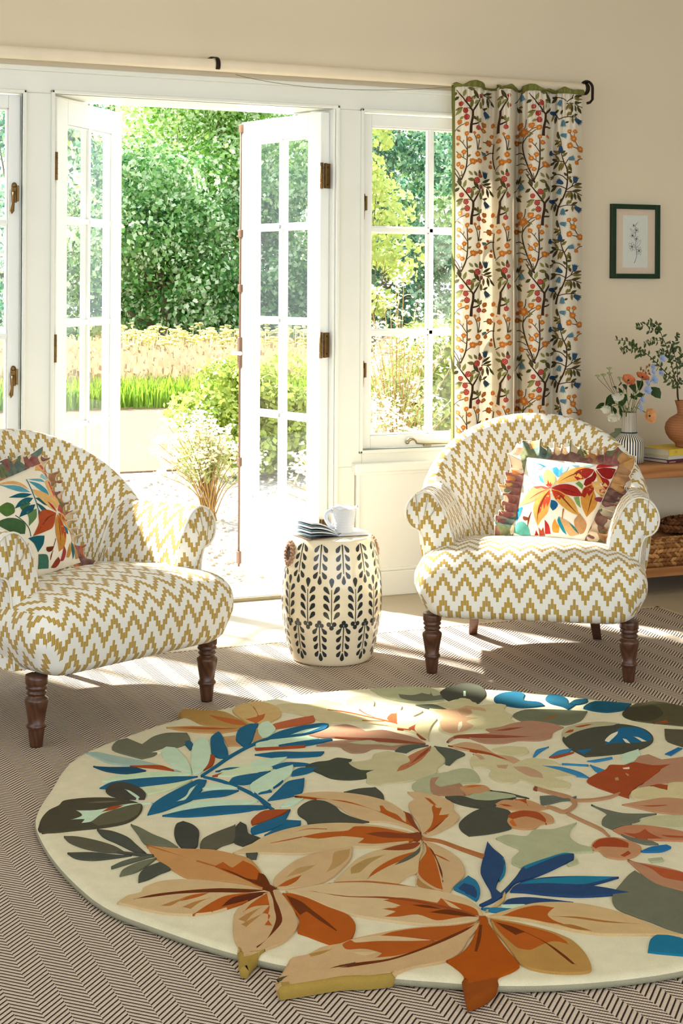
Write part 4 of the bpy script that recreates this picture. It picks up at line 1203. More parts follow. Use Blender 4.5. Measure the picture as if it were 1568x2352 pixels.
for main, subs, lab, yd in BR:
    o = empty('leafy_branch', bo+Vector((0, yd*.3, 0))); ol = Vector(o.location)
    tw = MB(); lf = MB()
    allp = []
    P = crom([ol]+[fpt(*q, yb_+yd*(.2+.8*i/len(main))) for i, q in enumerate(main)], 5); allp.append((P, .0024))
    for sbp in subs: allp.append((crom([fpt(*q, yb_+yd+FR.uniform(-.012, .012)) for q in sbp], 5), .0011))
    for P, r0 in allp:
        tw.tube([p-ol for p in P], [r0*(1-.6*i/len(P)) for i in range(len(P))], 6)
        d_ = 0; nxt = .13 if r0 > .002 else .004; sgn = 1
        for i in range(len(P)-1):
            d_ += (P[i+1]-P[i]).length
            if d_ > nxt and P[i].z > bo.z+.05:
                nxt += FR.uniform(.009, .016); t_ = (P[i+1]-P[i]).normalized()
                for rep in range(1 if r0 > .002 else 2):
                    sgn = -sgn; side_ = Vector((t_.z, 0, -t_.x))*sgn
                    leaf3(lf, P[i]-ol, side_*.9+t_*FR.uniform(.1, .9)+Vector((0, FR.uniform(-.9, .5), 0)), FR.uniform(.015, .025), FR.uniform(.0085, .013), (FR.uniform(-.4, .4), -1, .4), 0, FR.uniform(0, .2))
    tw.build('twigs', TWIG, o); lf.build('leaves', BLEAF, o)
    tag(o, lab, 'branch', 'branches in the terracotta vase')

# ------------------------------------------------------------------ framed drawing
px0, px1, pz0, pz1 = 1.226, 1.4745, 1.2965, 1.6205
pf = empty('framed_drawing', ((px0+px1)/2, 0, (pz0+pz1)/2)); w2_, h2_ = (px1-px0)/2, (pz1-pz0)/2
FG = paint('dark_green_frame_paint', '12301A', .35, .15, 40.)
m = MB(); fw = .021
for lo, hi in (((-w2_, -.022, -h2_), (-w2_+fw, 0, h2_)), ((w2_-fw, -.022, -h2_), (w2_, 0, h2_)), ((-w2_+fw, -.022, -h2_), (w2_-fw, 0, -h2_+fw)), ((-w2_+fw, -.022, h2_-fw), (w2_-fw, 0, h2_))): m.box(lo, hi)
m.build('frame', FG, pf, bevel=.0012)
m = MB(); m.box((-w2_+fw-.002, -.011, -h2_+fw-.002), (w2_-fw+.002, -.009, h2_-fw+.002)); mt_ = m.build('mat_board', paint('pinkish_mat_board', 'CFBDA6', .85, .02, 40.), pf)
iw, ih = .0645, .112
m = MB(); m.box((-iw, -.0116, -ih-.002), (iw, -.0108, ih+.002)); pr_ = m.build('print_paper', paint('pale_grey_paper', 'CDD0C6', .8, .02, 60.), pf)
INKB = paint('navy_ink', '22304E', .7, .2, 60.)
m = MB()
def f4(x, y): return ((x-757)*1.0/12.06*.00177/1.0, -(y-1185)/12.06*.00190)
def dr(pts, w, sub=4):
    P = stroke2([f4(*p) for p in pts], [q*.000155 for q in w] if isinstance(w, list) else w*.000155, sub)
    patch(m, P, lambda x, z: (x, -.0119, z), 0)
dr([(725, 1785), (770, 1700), (805, 1600), (808, 1500), (795, 1410), (755, 1310), (775, 1200), (790, 1110)], [14, 12, 12, 13, 14, 12, 10, 10])
dr([(775, 1160), (720, 1080), (670, 1020)], 9); dr([(770, 1030), (765, 950), (770, 880), (745, 800), (735, 760)], [10, 14, 12, 9, 8]); dr([(745, 770), (800, 690), (835, 660), (852, 610)], [10, 12, 6, 3])
def petal(cx, cy, ang, L, w):
    dx, dy = math.cos(ang), -math.sin(ang); nx, ny = -dy, dx
    dr([(cx, cy), (cx+dx*L*.45+nx*w, cy+dy*L*.45+ny*w), (cx+dx*L, cy+dy*L), (cx+dx*L*.5-nx*w, cy+dy*L*.5-ny*w), (cx, cy)], 6, 5)
for cx, cy, L, w, a0, n in ((645, 1330, 130, 45, .35, 6), (892, 1440, 120, 38, .0, 6), (805, 870, 90, 26, .6, 5), (655, 1020, 75, 24, .9, 5), (800, 1110, 95, 20, -.3, 5), (700, 740, 60, 24, 2.1, 3)):
    for k in range(n): petal(cx, cy, a0+2*PI*k/n, L*(.8+.3*((k*7) % 3)/2), w)
    patch(m, [f4(cx+22*math.cos(q*.7), cy+22*math.sin(q*.7)) for q in range(9)], lambda x, z: (x, -.01195, z), 0)
for pts in ([(755, 960), (640, 920), (575, 825), (660, 870), (740, 950)], [(800, 1370), (820, 1250), (945, 1140), (910, 1270), (810, 1350)]): dr(pts, 7)
m.build('ink_flower', INKB, pr_)
tag(pf, 'small dark green framed ink drawing of a flower on the right wall', 'picture')

# ================================================================== garden outside
GZ = -.1
t = NT('pale_gravel'); vo = t.n('ShaderNodeTexVoronoi'); vo.inputs['Scale'].default_value = 42.; t.l(t.obj(), vo.inputs['Vector'])
sc_ = t.n('ShaderNodeSeparateColor'); t.l(vo.outputs['Color'], sc_.inputs[0])
t.bsdf(t.mix(sc_.outputs[0], lin('7E776C'), lin('BDB6AA')), .9, .1, t.bump(vo.outputs['Distance'], .8, .01)); GRAV = t.m
t = NT('dry_lawn'); n_ = t.math('ADD', t.math('MULTIPLY', t.noise(1.4, 4.), .6), t.math('MULTIPLY', t.noise(40., 3.), .4))
t.bsdf(t.mix(n_, lin('745C4C'), lin('8C7660')), .95, .05, t.bump(t.noise(90., 3.), .6, .02)); LAWN = t.m
SOIL = paint('meadow_soil', '9C8A55', .95, .15, 3.)
for nm, y0, y1, mt, dz in (('ground_gravel', .36, 5.05, GRAV, 0), ('ground_lawn', 5.05, 10.4, LAWN, .012), ('ground_meadow', 10.4, 60, SOIL, .02)):
    m = MB(); m.box((-25, y0, -.4), (40, y1, GZ+dz)); tag(m.build(nm, mt), kind='structure')
GR = random.Random(21)
def gx(px, Y): return ony(px, 650, Y).x
m = MB()
for k in range(2600):
    Y = .42+4.5*GR.random()**1.6; x = GR.uniform(gx(120, Y), gx(760, Y)); r_ = GR.uniform(.006, .017)
    b = len(m.v); a0 = GR.uniform(0, 6)
    for z_, q in ((0, 1.), (.55, .9), (.95, .35)):
        for j in range(5):
            a = a0+2*PI*j/5; m.v.append((x+r_*q*math.cos(a)*GR.uniform(.8, 1.2), Y+r_*q*math.sin(a)*GR.uniform(.8, 1.2), GZ+r_*z_))
    for i in range(2):
        for j in range(5): m.face([b+i*5+j, b+i*5+(j+1) % 5, b+i*5+5+(j+1) % 5, b+i*5+5+j])
    m.face([b+10+j for j in range(5)])
PEB = NT('gravel_stones'); PEB.bsdf(PEB.mix(PEB.n('ShaderNodeNewGeometry').outputs['Random Per Island'], lin('8A7E6C'), lin('D8D2C6')), .8, .2); PEB = PEB.m
tag(m.build('gravel_stones', PEB), 'loose pale stones scattered over the gravel outside the doors', 'gravel', None, 'stuff')

def blades(name, n, Yr, pxr, hr, w, mat, label, cat, bias=1., head=None):
    m = MB()
    for k in range(n):
        Y = Yr[0]+(Yr[1]-Yr[0])*GR.random()**bias; x = GR.uniform(gx(pxr[0], Y), gx(pxr[1], Y)); h = GR.uniform(*hr)
        a = GR.uniform(0, PI); dx, dy = math.cos(a)*w, math.sin(a)*w*.4; lx, ly = GR.uniform(-.3, .3)*h, GR.uniform(-.2, .2)*h
        b = len(m.v)
        m.v += [(x-dx, Y-dy, GZ), (x+dx, Y+dy, GZ), (x+dx*.7+lx*.4, Y+dy*.7+ly*.4, GZ+h*.6), (x-dx*.7+lx*.4, Y-dy*.7+ly*.4, GZ+h*.6), (x+lx, Y+ly, GZ+h)]
        m.face([b, b+1, b+2, b+3]); m.face([b+3, b+2, b+4])
        if head and GR.random() < head:
            p = Vector((x+lx, Y+ly, GZ+h)); b = len(m.v); q = w*1.6
            m.v += [tuple(p+Vector((-q, 0, -.02))), tuple(p+Vector((q, 0, -.03))), tuple(p+Vector((q*.8, 0, .05))), tuple(p+Vector((-q*.6, 0, .06)))]
            m.face([b, b+1, b+2, b+3])
    return tag(m.build(name, mat), label, cat, None, 'stuff')
blades('green_meadow_grass', 7000, (10.35, 11.2), (-40, 1100), (.2, .38), .011, leafmat('fresh_grass', '6E9A28', .25, .45, 3., '98B83E'), 'bright green grass along the front edge of the tall meadow', 'grass')
blades('seeding_meadow_grass', 15000, (10.75, 19.), (-60, 1150), (.3, .46), .014, leafmat('dry_grass', '9E8662', .2, .3, 2., 'BEA88A'), 'tall pale seeding grass filling the meadow beyond the lawn', 'grass', 1.1, .5)
m = MB()
for k in range(260):
    Y = GR.uniform(14.5, 19.2); x = GR.uniform(gx(240, Y), gx(760, Y)); h = GR.uniform(.45, .68)
    m.tube([(x, Y, GZ), (x+.02, Y, GZ+h)], .006, 4)
    for j in range(5): m.ball((x+GR.uniform(-.06, .06), Y+GR.uniform(-.05, .05), GZ+h+GR.uniform(-.03, .03)), GR.uniform(.02, .04), 6, 4, sc=(1, 1, .5))
tag(m.build('meadow_flowers', leafmat('yellow_meadow_flower', 'D8D060', .2, .3, 3., 'F2F0C0')), 'yellow and cream wild flowers along the far edge of the meadow', 'wildflowers', None, 'stuff')

def leafcloud(mb, c, R, n, ls, rr, mat=0, flat=1., up=.35):
    """leaves scattered over a clump; each leaf a folded pair of triangles facing roughly outward and up"""
    for k in range(n):
        z = rr.uniform(-.75, 1); a = rr.uniform(0, 2*PI); q = (1-z*z)**.5
        d = Vector((q*math.cos(a), q*math.sin(a), z)); rad = R*rr.uniform(.72, 1.08)
        p = c+Vector((d.x*rad, d.y*rad, d.z*rad*flat))
        nrm = (d+Vector((rr.gauss(0, .75), rr.gauss(0, .75), up+rr.gauss(0, .6)))).normalized()
        s = nrm.cross(Vector((rr.uniform(-1, 1), rr.uniform(-1, 1), rr.uniform(-1, 1))))
        if s.length < .05: continue
        s.normalize(); e = nrm.cross(s); L = ls*rr.uniform(.5, 1.3); w = L*.34
        b = len(mb.v)
        mb.v += [tuple(p-e*L*.5), tuple(p+s*w-nrm*.06*L), tuple(p+e*L*.5-nrm*.15*L), tuple(p-s*w-nrm*.06*L)]
        mb.face([b, b+1, b+2, b+3], mat)
BARK = paint('grey_brown_bark', '6B5A46', .9, .2, 20., .4, 60.)
def tree(name, px, Y, H, W, n, per, ls, mat, label, cat, group, seed, z0=.4, R=(.5, .95), trunk=.14, bias=1.):
    rr = random.Random(seed); x = gx(px, Y); r = empty(name, (x, Y, GZ))
    m = MB(); cl = []
    for k in range(n):
        z = z0+(H-z0)*rr.random()**bias; t_ = (z-z0)/(H-z0)
        wid = W*.5*(.45+.55*math.sin(PI*min(1, .22+.78*t_)))*(1 if t_ < .75 else 1.3-.45*t_)
        a = rr.uniform(0, 2*PI); q = rr.random()**.5*wid
        c = Vector((q*math.cos(a), q*math.sin(a)*.7, z)); cl.append(c)
        leafcloud(m, c, rr.uniform(*R), per, ls, rr, 0, .72)
    m.build('foliage', mat, r)
    tk = MB(); tk.tube(crom([(0, 0, -.02), (.05, 0, H*.25), (-.08, .05, H*.55), (.05, 0, H*.8)], 4), [trunk*(1-.75*i/12) for i in range(13)], 8)
    for c in cl[::max(1, len(cl)//9)]:
        tk.tube([(0, 0, max(.1, c.z*.45)), tuple(c*.6+Vector((0, 0, c.z*.1))), tuple(c)], [trunk*.35, trunk*.2, trunk*.06], 6)
    tk.build('trunk', BARK, r)
    return tag(r, label, cat, group)
def treemat(name, lo, mid, hi):  # ramp paints shaded depth and near-white sunlit highlights into the leaves
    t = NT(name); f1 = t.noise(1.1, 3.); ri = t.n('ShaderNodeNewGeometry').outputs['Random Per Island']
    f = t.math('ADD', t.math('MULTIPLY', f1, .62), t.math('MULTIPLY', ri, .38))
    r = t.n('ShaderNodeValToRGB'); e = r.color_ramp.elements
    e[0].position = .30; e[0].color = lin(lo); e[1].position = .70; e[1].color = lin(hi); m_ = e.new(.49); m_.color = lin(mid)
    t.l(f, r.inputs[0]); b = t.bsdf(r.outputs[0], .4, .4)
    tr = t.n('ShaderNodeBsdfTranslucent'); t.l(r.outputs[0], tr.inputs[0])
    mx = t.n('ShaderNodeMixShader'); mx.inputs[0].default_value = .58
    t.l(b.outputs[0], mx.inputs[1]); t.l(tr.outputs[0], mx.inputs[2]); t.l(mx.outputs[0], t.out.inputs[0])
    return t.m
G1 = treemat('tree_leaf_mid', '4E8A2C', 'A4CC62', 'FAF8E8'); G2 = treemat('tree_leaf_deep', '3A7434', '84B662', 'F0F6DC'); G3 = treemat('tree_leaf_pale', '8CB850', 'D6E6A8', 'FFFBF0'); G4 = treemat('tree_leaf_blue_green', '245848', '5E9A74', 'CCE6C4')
TG = 'trees beyond the meadow'
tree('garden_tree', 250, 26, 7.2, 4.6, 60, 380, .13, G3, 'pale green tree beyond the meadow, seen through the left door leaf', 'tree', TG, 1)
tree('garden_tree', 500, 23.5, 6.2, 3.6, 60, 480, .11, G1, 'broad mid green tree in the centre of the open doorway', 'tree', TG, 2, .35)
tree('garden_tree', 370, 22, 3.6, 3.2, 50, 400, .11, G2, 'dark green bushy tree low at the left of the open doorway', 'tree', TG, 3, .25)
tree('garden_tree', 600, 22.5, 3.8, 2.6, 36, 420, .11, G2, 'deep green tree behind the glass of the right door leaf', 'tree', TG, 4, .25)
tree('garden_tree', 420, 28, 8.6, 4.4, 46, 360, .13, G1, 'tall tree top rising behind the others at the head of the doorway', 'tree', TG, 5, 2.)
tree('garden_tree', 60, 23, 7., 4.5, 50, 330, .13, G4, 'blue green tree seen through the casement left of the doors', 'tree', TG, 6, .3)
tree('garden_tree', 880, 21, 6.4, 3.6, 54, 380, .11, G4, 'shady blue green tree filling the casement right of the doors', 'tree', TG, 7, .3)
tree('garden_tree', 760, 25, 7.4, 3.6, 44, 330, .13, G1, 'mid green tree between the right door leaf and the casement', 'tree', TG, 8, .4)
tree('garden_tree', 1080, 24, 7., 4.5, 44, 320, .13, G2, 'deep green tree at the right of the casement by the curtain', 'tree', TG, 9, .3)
tree('leafy_sapling', 850, 12.5, 3.7, 1.0, 26, 130, .10, leafmat('sapling_leaf', 'B4CC5C', .3, .5, .8, 'DDE590'), 'yellow green sapling outside the casement right of the doors', 'sapling', None, 12, .5, (.2, .36), .03)
SH = leafmat('shrub_leaf', '6E9A2C', .45, .4, 3., 'C8D46A')
tree('round_shrub', 590, 4.6, .80, 1.1, 60, 210, .05, SH, 'rounded yellow green shrub beyond the gravel at the right of the doorway', 'shrub', None, 13, .10, (.12, .19), .02)
tree('round_shrub', 1010, 6.5, .9, 1.4, 40, 200, .06, SH, 'yellow green shrub low outside the casement by the curtain', 'shrub', None, 14, .15, (.15, .25), .02)

def spray_bush(x, Y, H, W, n, label, seed, lean=0.):
    rr = random.Random(seed); r = empty('flowering_bush', (x, Y, GZ)); s_ = MB(); l_ = MB(); f_ = MB()
    for k in range(n):
        a = rr.uniform(0, 2*PI); q = rr.random()**.7*W/2; h = H*rr.uniform(.62, 1.05)*(1-.35*(q/(W/2))**2)
        tip = Vector((q*math.cos(a)+lean*h, q*math.sin(a)*.7, h)); b0 = Vector((rr.uniform(-.03, .03), rr.uniform(-.03, .03), -.01))
        mid = b0.lerp(tip, .5)+Vector((0, 0, .08*H))-Vector((tip.x, tip.y, 0))*.12
        P = crom([b0, mid, tip], 5); s_.tube(P, [.0045, .0042, .004, .0038, .0034, .003, .003, .0026, .0024, .002, .002], 5)
        for i in range(5, 10):
            for j in range(3):
                d = Vector((rr.uniform(-1, 1), rr.uniform(-1, 1), rr.uniform(0, 1.1))); leaf3(l_, P[i], d, rr.uniform(.04, .07), .011)
        for j in range(15):
            c = tip+Vector((rr.gauss(0, .034), rr.gauss(0, .034), rr.gauss(0, .026)))
            for i in range(3): leaf3(f_, c, Vector((rr.uniform(-1, 1), rr.uniform(-1, 1), rr.uniform(-.1, 1))), rr.uniform(.014, .022), .015, None, 0, .1)
    s_.build('stems', leafmat('tan_stem', '9A7A46', .25, .1), r); l_.build('leaves', leafmat('spray_leaf', 'A9B877', .25, .45, 3., 'CFD79C'), r); f_.build('flower_heads', leafmat('cream_floret', 'EFE4C0', .08, .4, 3., 'FAF4DF'), r)
    return tag(r, label, 'bush')
spray_bush(.33, 2.75, .60, .66, 62, 'pale cream flowering bush with fanning tan stems on the gravel beside the open door', 31, -.12)
spray_bush(.62, 1.25, .78, .85, 70, 'cream flowering bush close outside the casement by the curtain', 32)
spray_bush(1.35, 2.4, 1.35, .9, 60, 'taller cream flowering bush behind the other, outside the casement', 33)

# ================================================================== curtain
CY0 = -.14
def kx(x): return ony(1040+x/4.9, 700, CY0).x
CPL = [(-12, -0.0809), (8, -0.1082), (80, -0.1605), (180, -0.1946), (290, -0.1855), (322, -0.1492), (345, -0.0764), (400, -0.035), (455, -0.0353), (485, -0.0764), (520, -0.1605), (600, -0.2129), (660, -0.1855), (686, -0.1036), (712, -0.035), (738, -0.035), (775, -0.1082), (860, -0.19), (980, -0.2082), (1055, -0.1764), (1078, -0.1082), (1110, -0.0764), (1180, -0.1218), (1290, -0.1537), (1400, -0.131), (1452, -0.0809)]
CPLC = crom([(x, y, 0) for x, y in CPL], 12)
def cplan(x):
    lo, hi = 0, len(CPLC)-1
    if x <= CPLC[0].x: return CPLC[0].y
    if x >= CPLC[-1].x: return CPLC[-1].y
    while hi-lo > 1:
        m = (lo+hi)//2
        if CPLC[m].x <= x: lo = m
        else: hi = m
    k = (x-CPLC[lo].x)/max(CPLC[hi].x-CPLC[lo].x, 1e-9)
    return CPLC[lo].y*(1-k)+CPLC[hi].y*k
ZT, ZB = 2.075, .02
def cz(v): return ZT+(ZB-ZT)*v
def csurf(x, z, off=0.):
    """x is the tracing's column (0..1450), z the height"""
    k = max(0, min(1, (z-ZB)/(ZT-ZB)))
    fl = .55+.45*min(1, (1-k)/.14) if k > .86 else 1.
    sway = 9*math.sin(2.2*z+.4)+5*math.sin(5*z+x*.004)-(1-k)*8
    y0 = cplan(x)
    g = 0
    if k > .90: g = .010*math.sin(x*.095)*((k-.9)/.1)*(1-.6*max(0, (k-.975)/.025))
    y = CY0+.022+(y0-CY0-.022)*fl+g
    e = .5
    dy = (cplan(x+2)-cplan(x-2))/(4*.000365); nx_, ny_ = dy, -1.
    L = math.hypot(nx_, ny_)
    xx_ = x+sway*(1 if 20 < x < 1430 else .6)
    return Vector((ony(1040+xx_/4.9, 700, y).x+off*nx_/L, y+off*ny_/L, z))
cur = empty('floral_curtain', (kx(720), CY0, ZB)); ol = Vector(cur.location)
m = MB()
m.grid(lambda a, b: csurf(-12+1464*a, cz(1-b))-ol, 240, 90)
CLOTH = NT('cream_linen_curtain'); _b = CLOTH.bsdf(CLOTH.mix(CLOTH.noise(300., 3.), lin('DED3BD'), lin('EBE3D2')), .9, .1, CLOTH.bump(CLOTH.noise(700., 2.), .15, .001))
_t = CLOTH.n('ShaderNodeBsdfTranslucent'); _t.inputs[0].default_value = lin('E2D6BC'); _m = CLOTH.n('ShaderNodeMixShader'); _m.inputs[0].default_value = .12
CLOTH.l(_b.outputs[0], _m.inputs[1]); CLOTH.l(_t.outputs[0], _m.inputs[2]); CLOTH.l(_m.outputs[0], CLOTH.out.inputs[0]); CLOTH = CLOTH.m
cl = m.build('cloth', CLOTH, cur)
# green binding down the leading edge and along the top
OLV = paint('olive_binding', '6E7034', .9, .08, 200., .15, 500.)
m = MB()
m.grid(lambda a, b: csurf(-16+38*a, ZT+.004-(ZT-ZB)*(1-b), .0022)-ol, 6, 80)
def topb(a, b):
    x = -16+1466*a; w = .5+.5*math.sin(x*.031+1.2*math.sin(x*.011))
    fl_ = (.5+.5*math.sin(x*.0125+.8))**2
    p = csurf(x, ZT, .003)
    return Vector((p.x-.008*fl_*b, p.y-.008-.022*fl_*math.sin(PI*b)-.004*w*b, ZT-.007+.018*b+.010*w*b-.012*fl_*b*b))-ol
m.grid(topb, 200, 5)
bd = m.build('green_binding', OLV, cur)
sm = bd.modifiers.new('thick', 'SOLIDIFY'); sm.thickness = .0025
# embroidery
EC = ['3A2618', '6E6A34', '4A4424', '8C8A50', 'A8362E', 'D9A58C', 'C4742E', 'E0A24C', '27496A', '58808F', '7C6A34']
BRN, OL1, OL2, OL3, RED, RDL, ORG_, ORL, BL1, BL2, DOL = range(11)
EM = []
def pat(col, pts): EM.append((col, pts))
def twig(pts, w): pat(BRN, stroke2(pts, [q*1.35+1 for q in w] if isinstance(w, list) else w*1.35+1, 3))
def lf(c, x0, y0, x1, y1, w, b=0.): pat(c, leaf2(x0, y0, x1, y1, w*1.12, b))
def berry(x, y, r):
    pat(RED, disc2(x, y, r, 14, .06))
    rr = random.Random(int(x+y))
    for k in range(7):
        a = 2*PI*k/6+.3; q = r*.55 if k < 6 else 0; pat(RDL, disc2(x+q*math.cos(a), y+q*math.sin(a), r*.13, 6))
def flower(x, y, r, seed=0):
    n = 9; pts = []
    for k in range(n*3):
        a = 2*PI*k/(n*3)+seed; pts.append((x+r*(1.08 if k % 3 == 1 else .82)*math.cos(a), y+r*(1.08 if k % 3 == 1 else .82)*math.sin(a)))
    pat(ORG_, pts)
    if r > 24: pat(ORL, disc2(x, y, r*.36, 8))
def bud(x, y, r): pat(ORG_, disc2(x, y, r, 9, .12))
def bell(x, y, a, s, c=BL1):
    ca, sa = math.cos(a), math.sin(a)
    pr = [(-.9, 0), (-.6, .38), (0, .55), (.45, .60), (1.0, .85), (.62, .42), (1.1, .34), (.70, .1), (1.15, 0), (.70, -.1), (1.1, -.34), (.62, -.42), (1., -.85), (.45, -.6), (0, -.55), (-.6, -.38)]
    pat(c, [(x+s*(u*ca-v*sa), y+s*(u*sa+v*ca)) for u, v in pr])
    for u, v in ((-.35, 0), (-.1, .25), (-.1, -.25), (.2, 0), (.3, .32), (.3, -.32)): pat(BL2 if c == BL1 else BL1, disc2(x+s*(u*ca-v*sa), y+s*(u*sa+v*ca), s*.07, 5))
REP = 1010.
def red_tree(dx, dy, lo, hi):
    n0 = len(EM)
    twig([(205, 1182), (210, 1090), (226, 1000), (228, 930)], [24, 20, 18, 18]); twig([(228, 935), (180, 870), (110, 780), (45, 700)], [14, 11, 9, 5]); twig([(228, 935), (262, 880), (305, 800)], [14, 12, 7]); twig([(214, 1085), (270, 1070), (318, 1035)], [14, 11, 7]); twig([(225, 920), (180, 905), (125, 905)], 5); twig([(150, 830), (175, 800)], 4); twig([(300, 800), (270, 730)], 5); twig([(300, 800), (320, 740)], 5); twig([(295, 1065), (292, 1095)], 4); twig([(150, 945), (155, 990)], 4); twig([(20, 600), (60, 660), (92, 690)], [5, 8, 9])
    for c, a in ((OL2, (88, 760, 62, 655, 40)), (OL3, (120, 775, 152, 690, 34)), (OL1, (55, 735, 8, 745, 34)), (OL2, (75, 775, 15, 815, 32)), (OL3, (190, 800, 262, 785, 30)), (OL1, (228, 800, 205, 905, 34)), (OL3, (300, 800, 240, 855, 28)), (OL2, (290, 790, 232, 690, 38)), (OL1, (250, 690, 168, 680, 36)), (OL3, (225, 640, 178, 590, 28)), (OL1, (275, 645, 240, 590, 28)), (OL2, (305, 640, 300, 570, 26)), (OL3, (110, 905, 30, 985, 34)), (OL1, (120, 900, 30, 925, 32)), (OL3, (130, 1000, 80, 1025, 28)), (OL2, (225, 990, 272, 1030, 30)), (OL3, (285, 1060, 320, 1000, 30)), (OL1, (275, 1045, 280, 980, 26)), (OL1, (310, 820, 312, 905, 28)), (OL2, (205, 800, 258, 760, 28))): lf(c, *a)
    for b in ((180, 806, 33), (97, 855, 28), (146, 930, 31), (160, 1003, 33), (272, 690, 35), (289, 1115, 27), (308, 635, 24), (316, 755, 22), (320, 865, 22)): berry(*b)
    clip(n0, dx, dy, lo, hi)
def orange_branch(dx, dy, lo, hi):
    n0 = len(EM)
    twig([(95, 690), (150, 560), (166, 400), (162, 260), (160, 185)], [11, 10, 8, 7, 5]); twig([(150, 560), (180, 530), (222, 500)], 5); twig([(95, 690), (55, 600), (15, 545)], 5); twig([(165, 360), (115, 285), (70, 240)], 5); twig([(112, 285), (128, 250)], 4); twig([(155, 470), (85, 420), (40, 370)], 5); twig([(280, 355), (270, 250), (245, 180)], 5); twig([(280, 355), (295, 280), (300, 235)], 5); twig([(110, 655), (95, 590)], 4); twig([(125, 440), (120, 400)], 4)
    for c, a in ((DOL, (165, 345, 212, 310, 24)), (DOL, (163, 440, 206, 412, 24)), (DOL, (285, 350, 325, 320, 22)), (DOL, (120, 640, 80, 640, 16))): lf(c, *a)
    for i, f in enumerate(((160, 178, 27), (192, 240, 29), (66, 225, 28), (287, 205, 27), (128, 383, 29), (72, 425, 31), (62, 515, 26), (105, 548, 27), (225, 485, 37), (282, 398, 32), (302, 470, 29))): flower(*f, i)
    for b in ((245, 165, 18), (58, 290, 17), (262, 480, 20)): bud(*b)
    # small spray below
    twig([(20, 1160), (75, 1105), (150, 1075)], 5); flower(80, 1058, 30); flower(160, 1080, 27); lf(DOL, 45, 1140, 90, 1165, 20)
    clip(n0, dx, dy, lo, hi)
def blue_vine(dx, dy, lo, hi):
    n0 = len(EM)
    twig([(1168, 1052), (1190, 950), (1240, 850), (1272, 760), (1286, 650), (1280, 520), (1240, 420), (1218, 330), (1215, 220), (1180, 90)], [16, 13, 12, 11, 10, 9, 8, 6, 5, 4])
    for tw in ([(1268, 780), (1340, 772), (1446, 806)], [(1275, 760), (1340, 712), (1440, 672)], [(1190, 955), (1270, 932), (1385, 930)], [(1192, 965), (1150, 900), (1105, 872)], [(1284, 650), (1235, 600), (1170, 578), (1092, 612)], [(1272, 745), (1205, 712), (1112, 720)], [(1252, 440), (1180, 428), (1096, 452)], [(1262, 460), (1285, 420), (1305, 385)], [(1330, 720), (1352, 670)], [(1215, 330), (1150, 350), (1092, 310)]): twig(tw, 6)
    rr = random.Random(9)
    for c, a in ((OL2, (1190, 180, 1172, 90, 30)), (DOL, (1205, 215, 1140, 185, 26)), (OL2, (1210, 200, 1140, 240, 28)), (DOL, (1215, 225, 1170, 270, 24)), (OL2, (1216, 330, 1150, 320, 30)), (DOL, (1200, 350, 1128, 300, 28)), (OL2, (1215, 340, 1265, 312, 28)), (OL1, (1228, 380, 1285, 330, 28)), (OL2, (1180, 428, 1110, 395, 30)), (DOL, (1200, 430, 1150, 350, 26)), (OL2, (1190, 430, 1130, 520, 30)), (DOL, (1220, 440, 1190, 545, 32)), (DOL, (1245, 440, 1215, 540, 28)), (OL2, (1150, 430, 1088, 475, 26)), (OL2, (1300, 470, 1330, 545, 28)), (OL2, (1280, 560, 1338, 552, 28)), (DOL, (1300, 455, 1325, 500, 24)), (OL2, (1284, 600, 1245, 560, 26)), (OL1, (1286, 640, 1325, 600, 30)), (OL2, (1170, 580, 1110, 545, 28)), (DOL, (1140, 590, 1092, 640, 26)), (OL2, (1330, 680, 1310, 625, 28)), (OL2, (1360, 700, 1445, 665, 30)), (DOL, (1350, 720, 1448, 710, 28)), (OL2, (1330, 775, 1442, 745, 30)), (DOL, (1320, 775, 1300, 850, 28)), (OL2, (1330, 775, 1335, 880, 30)), (OL2, (1360, 785, 1378, 870, 28)), (OL2, (1395, 795, 1435, 880, 30)), (DOL, (1300, 780, 1265, 855, 26)), (OL2, (1180, 715, 1105, 705, 28)), (OL2, (1170, 715, 1098, 775, 32)), (OL2, (1230, 850, 1208, 905, 24)), (DOL, (1300, 915, 1330, 870, 28)), (OL2, (1330, 925, 1398, 890, 28)), (DOL, (1280, 930, 1300, 870, 24)), (OL2, (1160, 920, 1145, 1010, 30)), (DOL, (1135, 905, 1100, 985, 26)), (OL2, (1150, 890, 1188, 848, 26)), (DOL, (1340, 930, 1345, 1005, 24)), (OL2, (1260, 1000, 1300, 985, 22)), (DOL, (1290, 480, 1295, 540, 22))): lf(c, *a)
    for b in ((1210, 285, 1.5, 42), (1372, 640, -1.4, 46), (1208, 668, -2.6, 46), (1115, 888, .2, 44), (1396, 966, .5, 48), (1100, 330, 1.6, 34)): bell(*b)
    for b in ((1325, 398, -.3, 42), (1200, 770, 1.9, 42), (1238, 1005, 1.6, 44), (1240, 135, .2, 42)): bell(*b, BL2)
    twig([(1305, 95), (1340, 165)], 4); twig([(1365, 90), (1352, 160)], 4); twig([(1360, 180), (1400, 250)], 5); twig([(1330, 260), (1400, 275)], 5); twig([(1450, 380), (1415, 395), (1390, 430)], 5)
    for i, f in enumerate(((1305, 88, 25), (1368, 84, 27), (1352, 168, 38), (1312, 250, 36), (1425, 275, 36), (1386, 440, 24), (1440, 520, 24))): flower(*f, i)
    bud(1416, 365, 18)
    clip(n0, dx, dy, lo, hi)
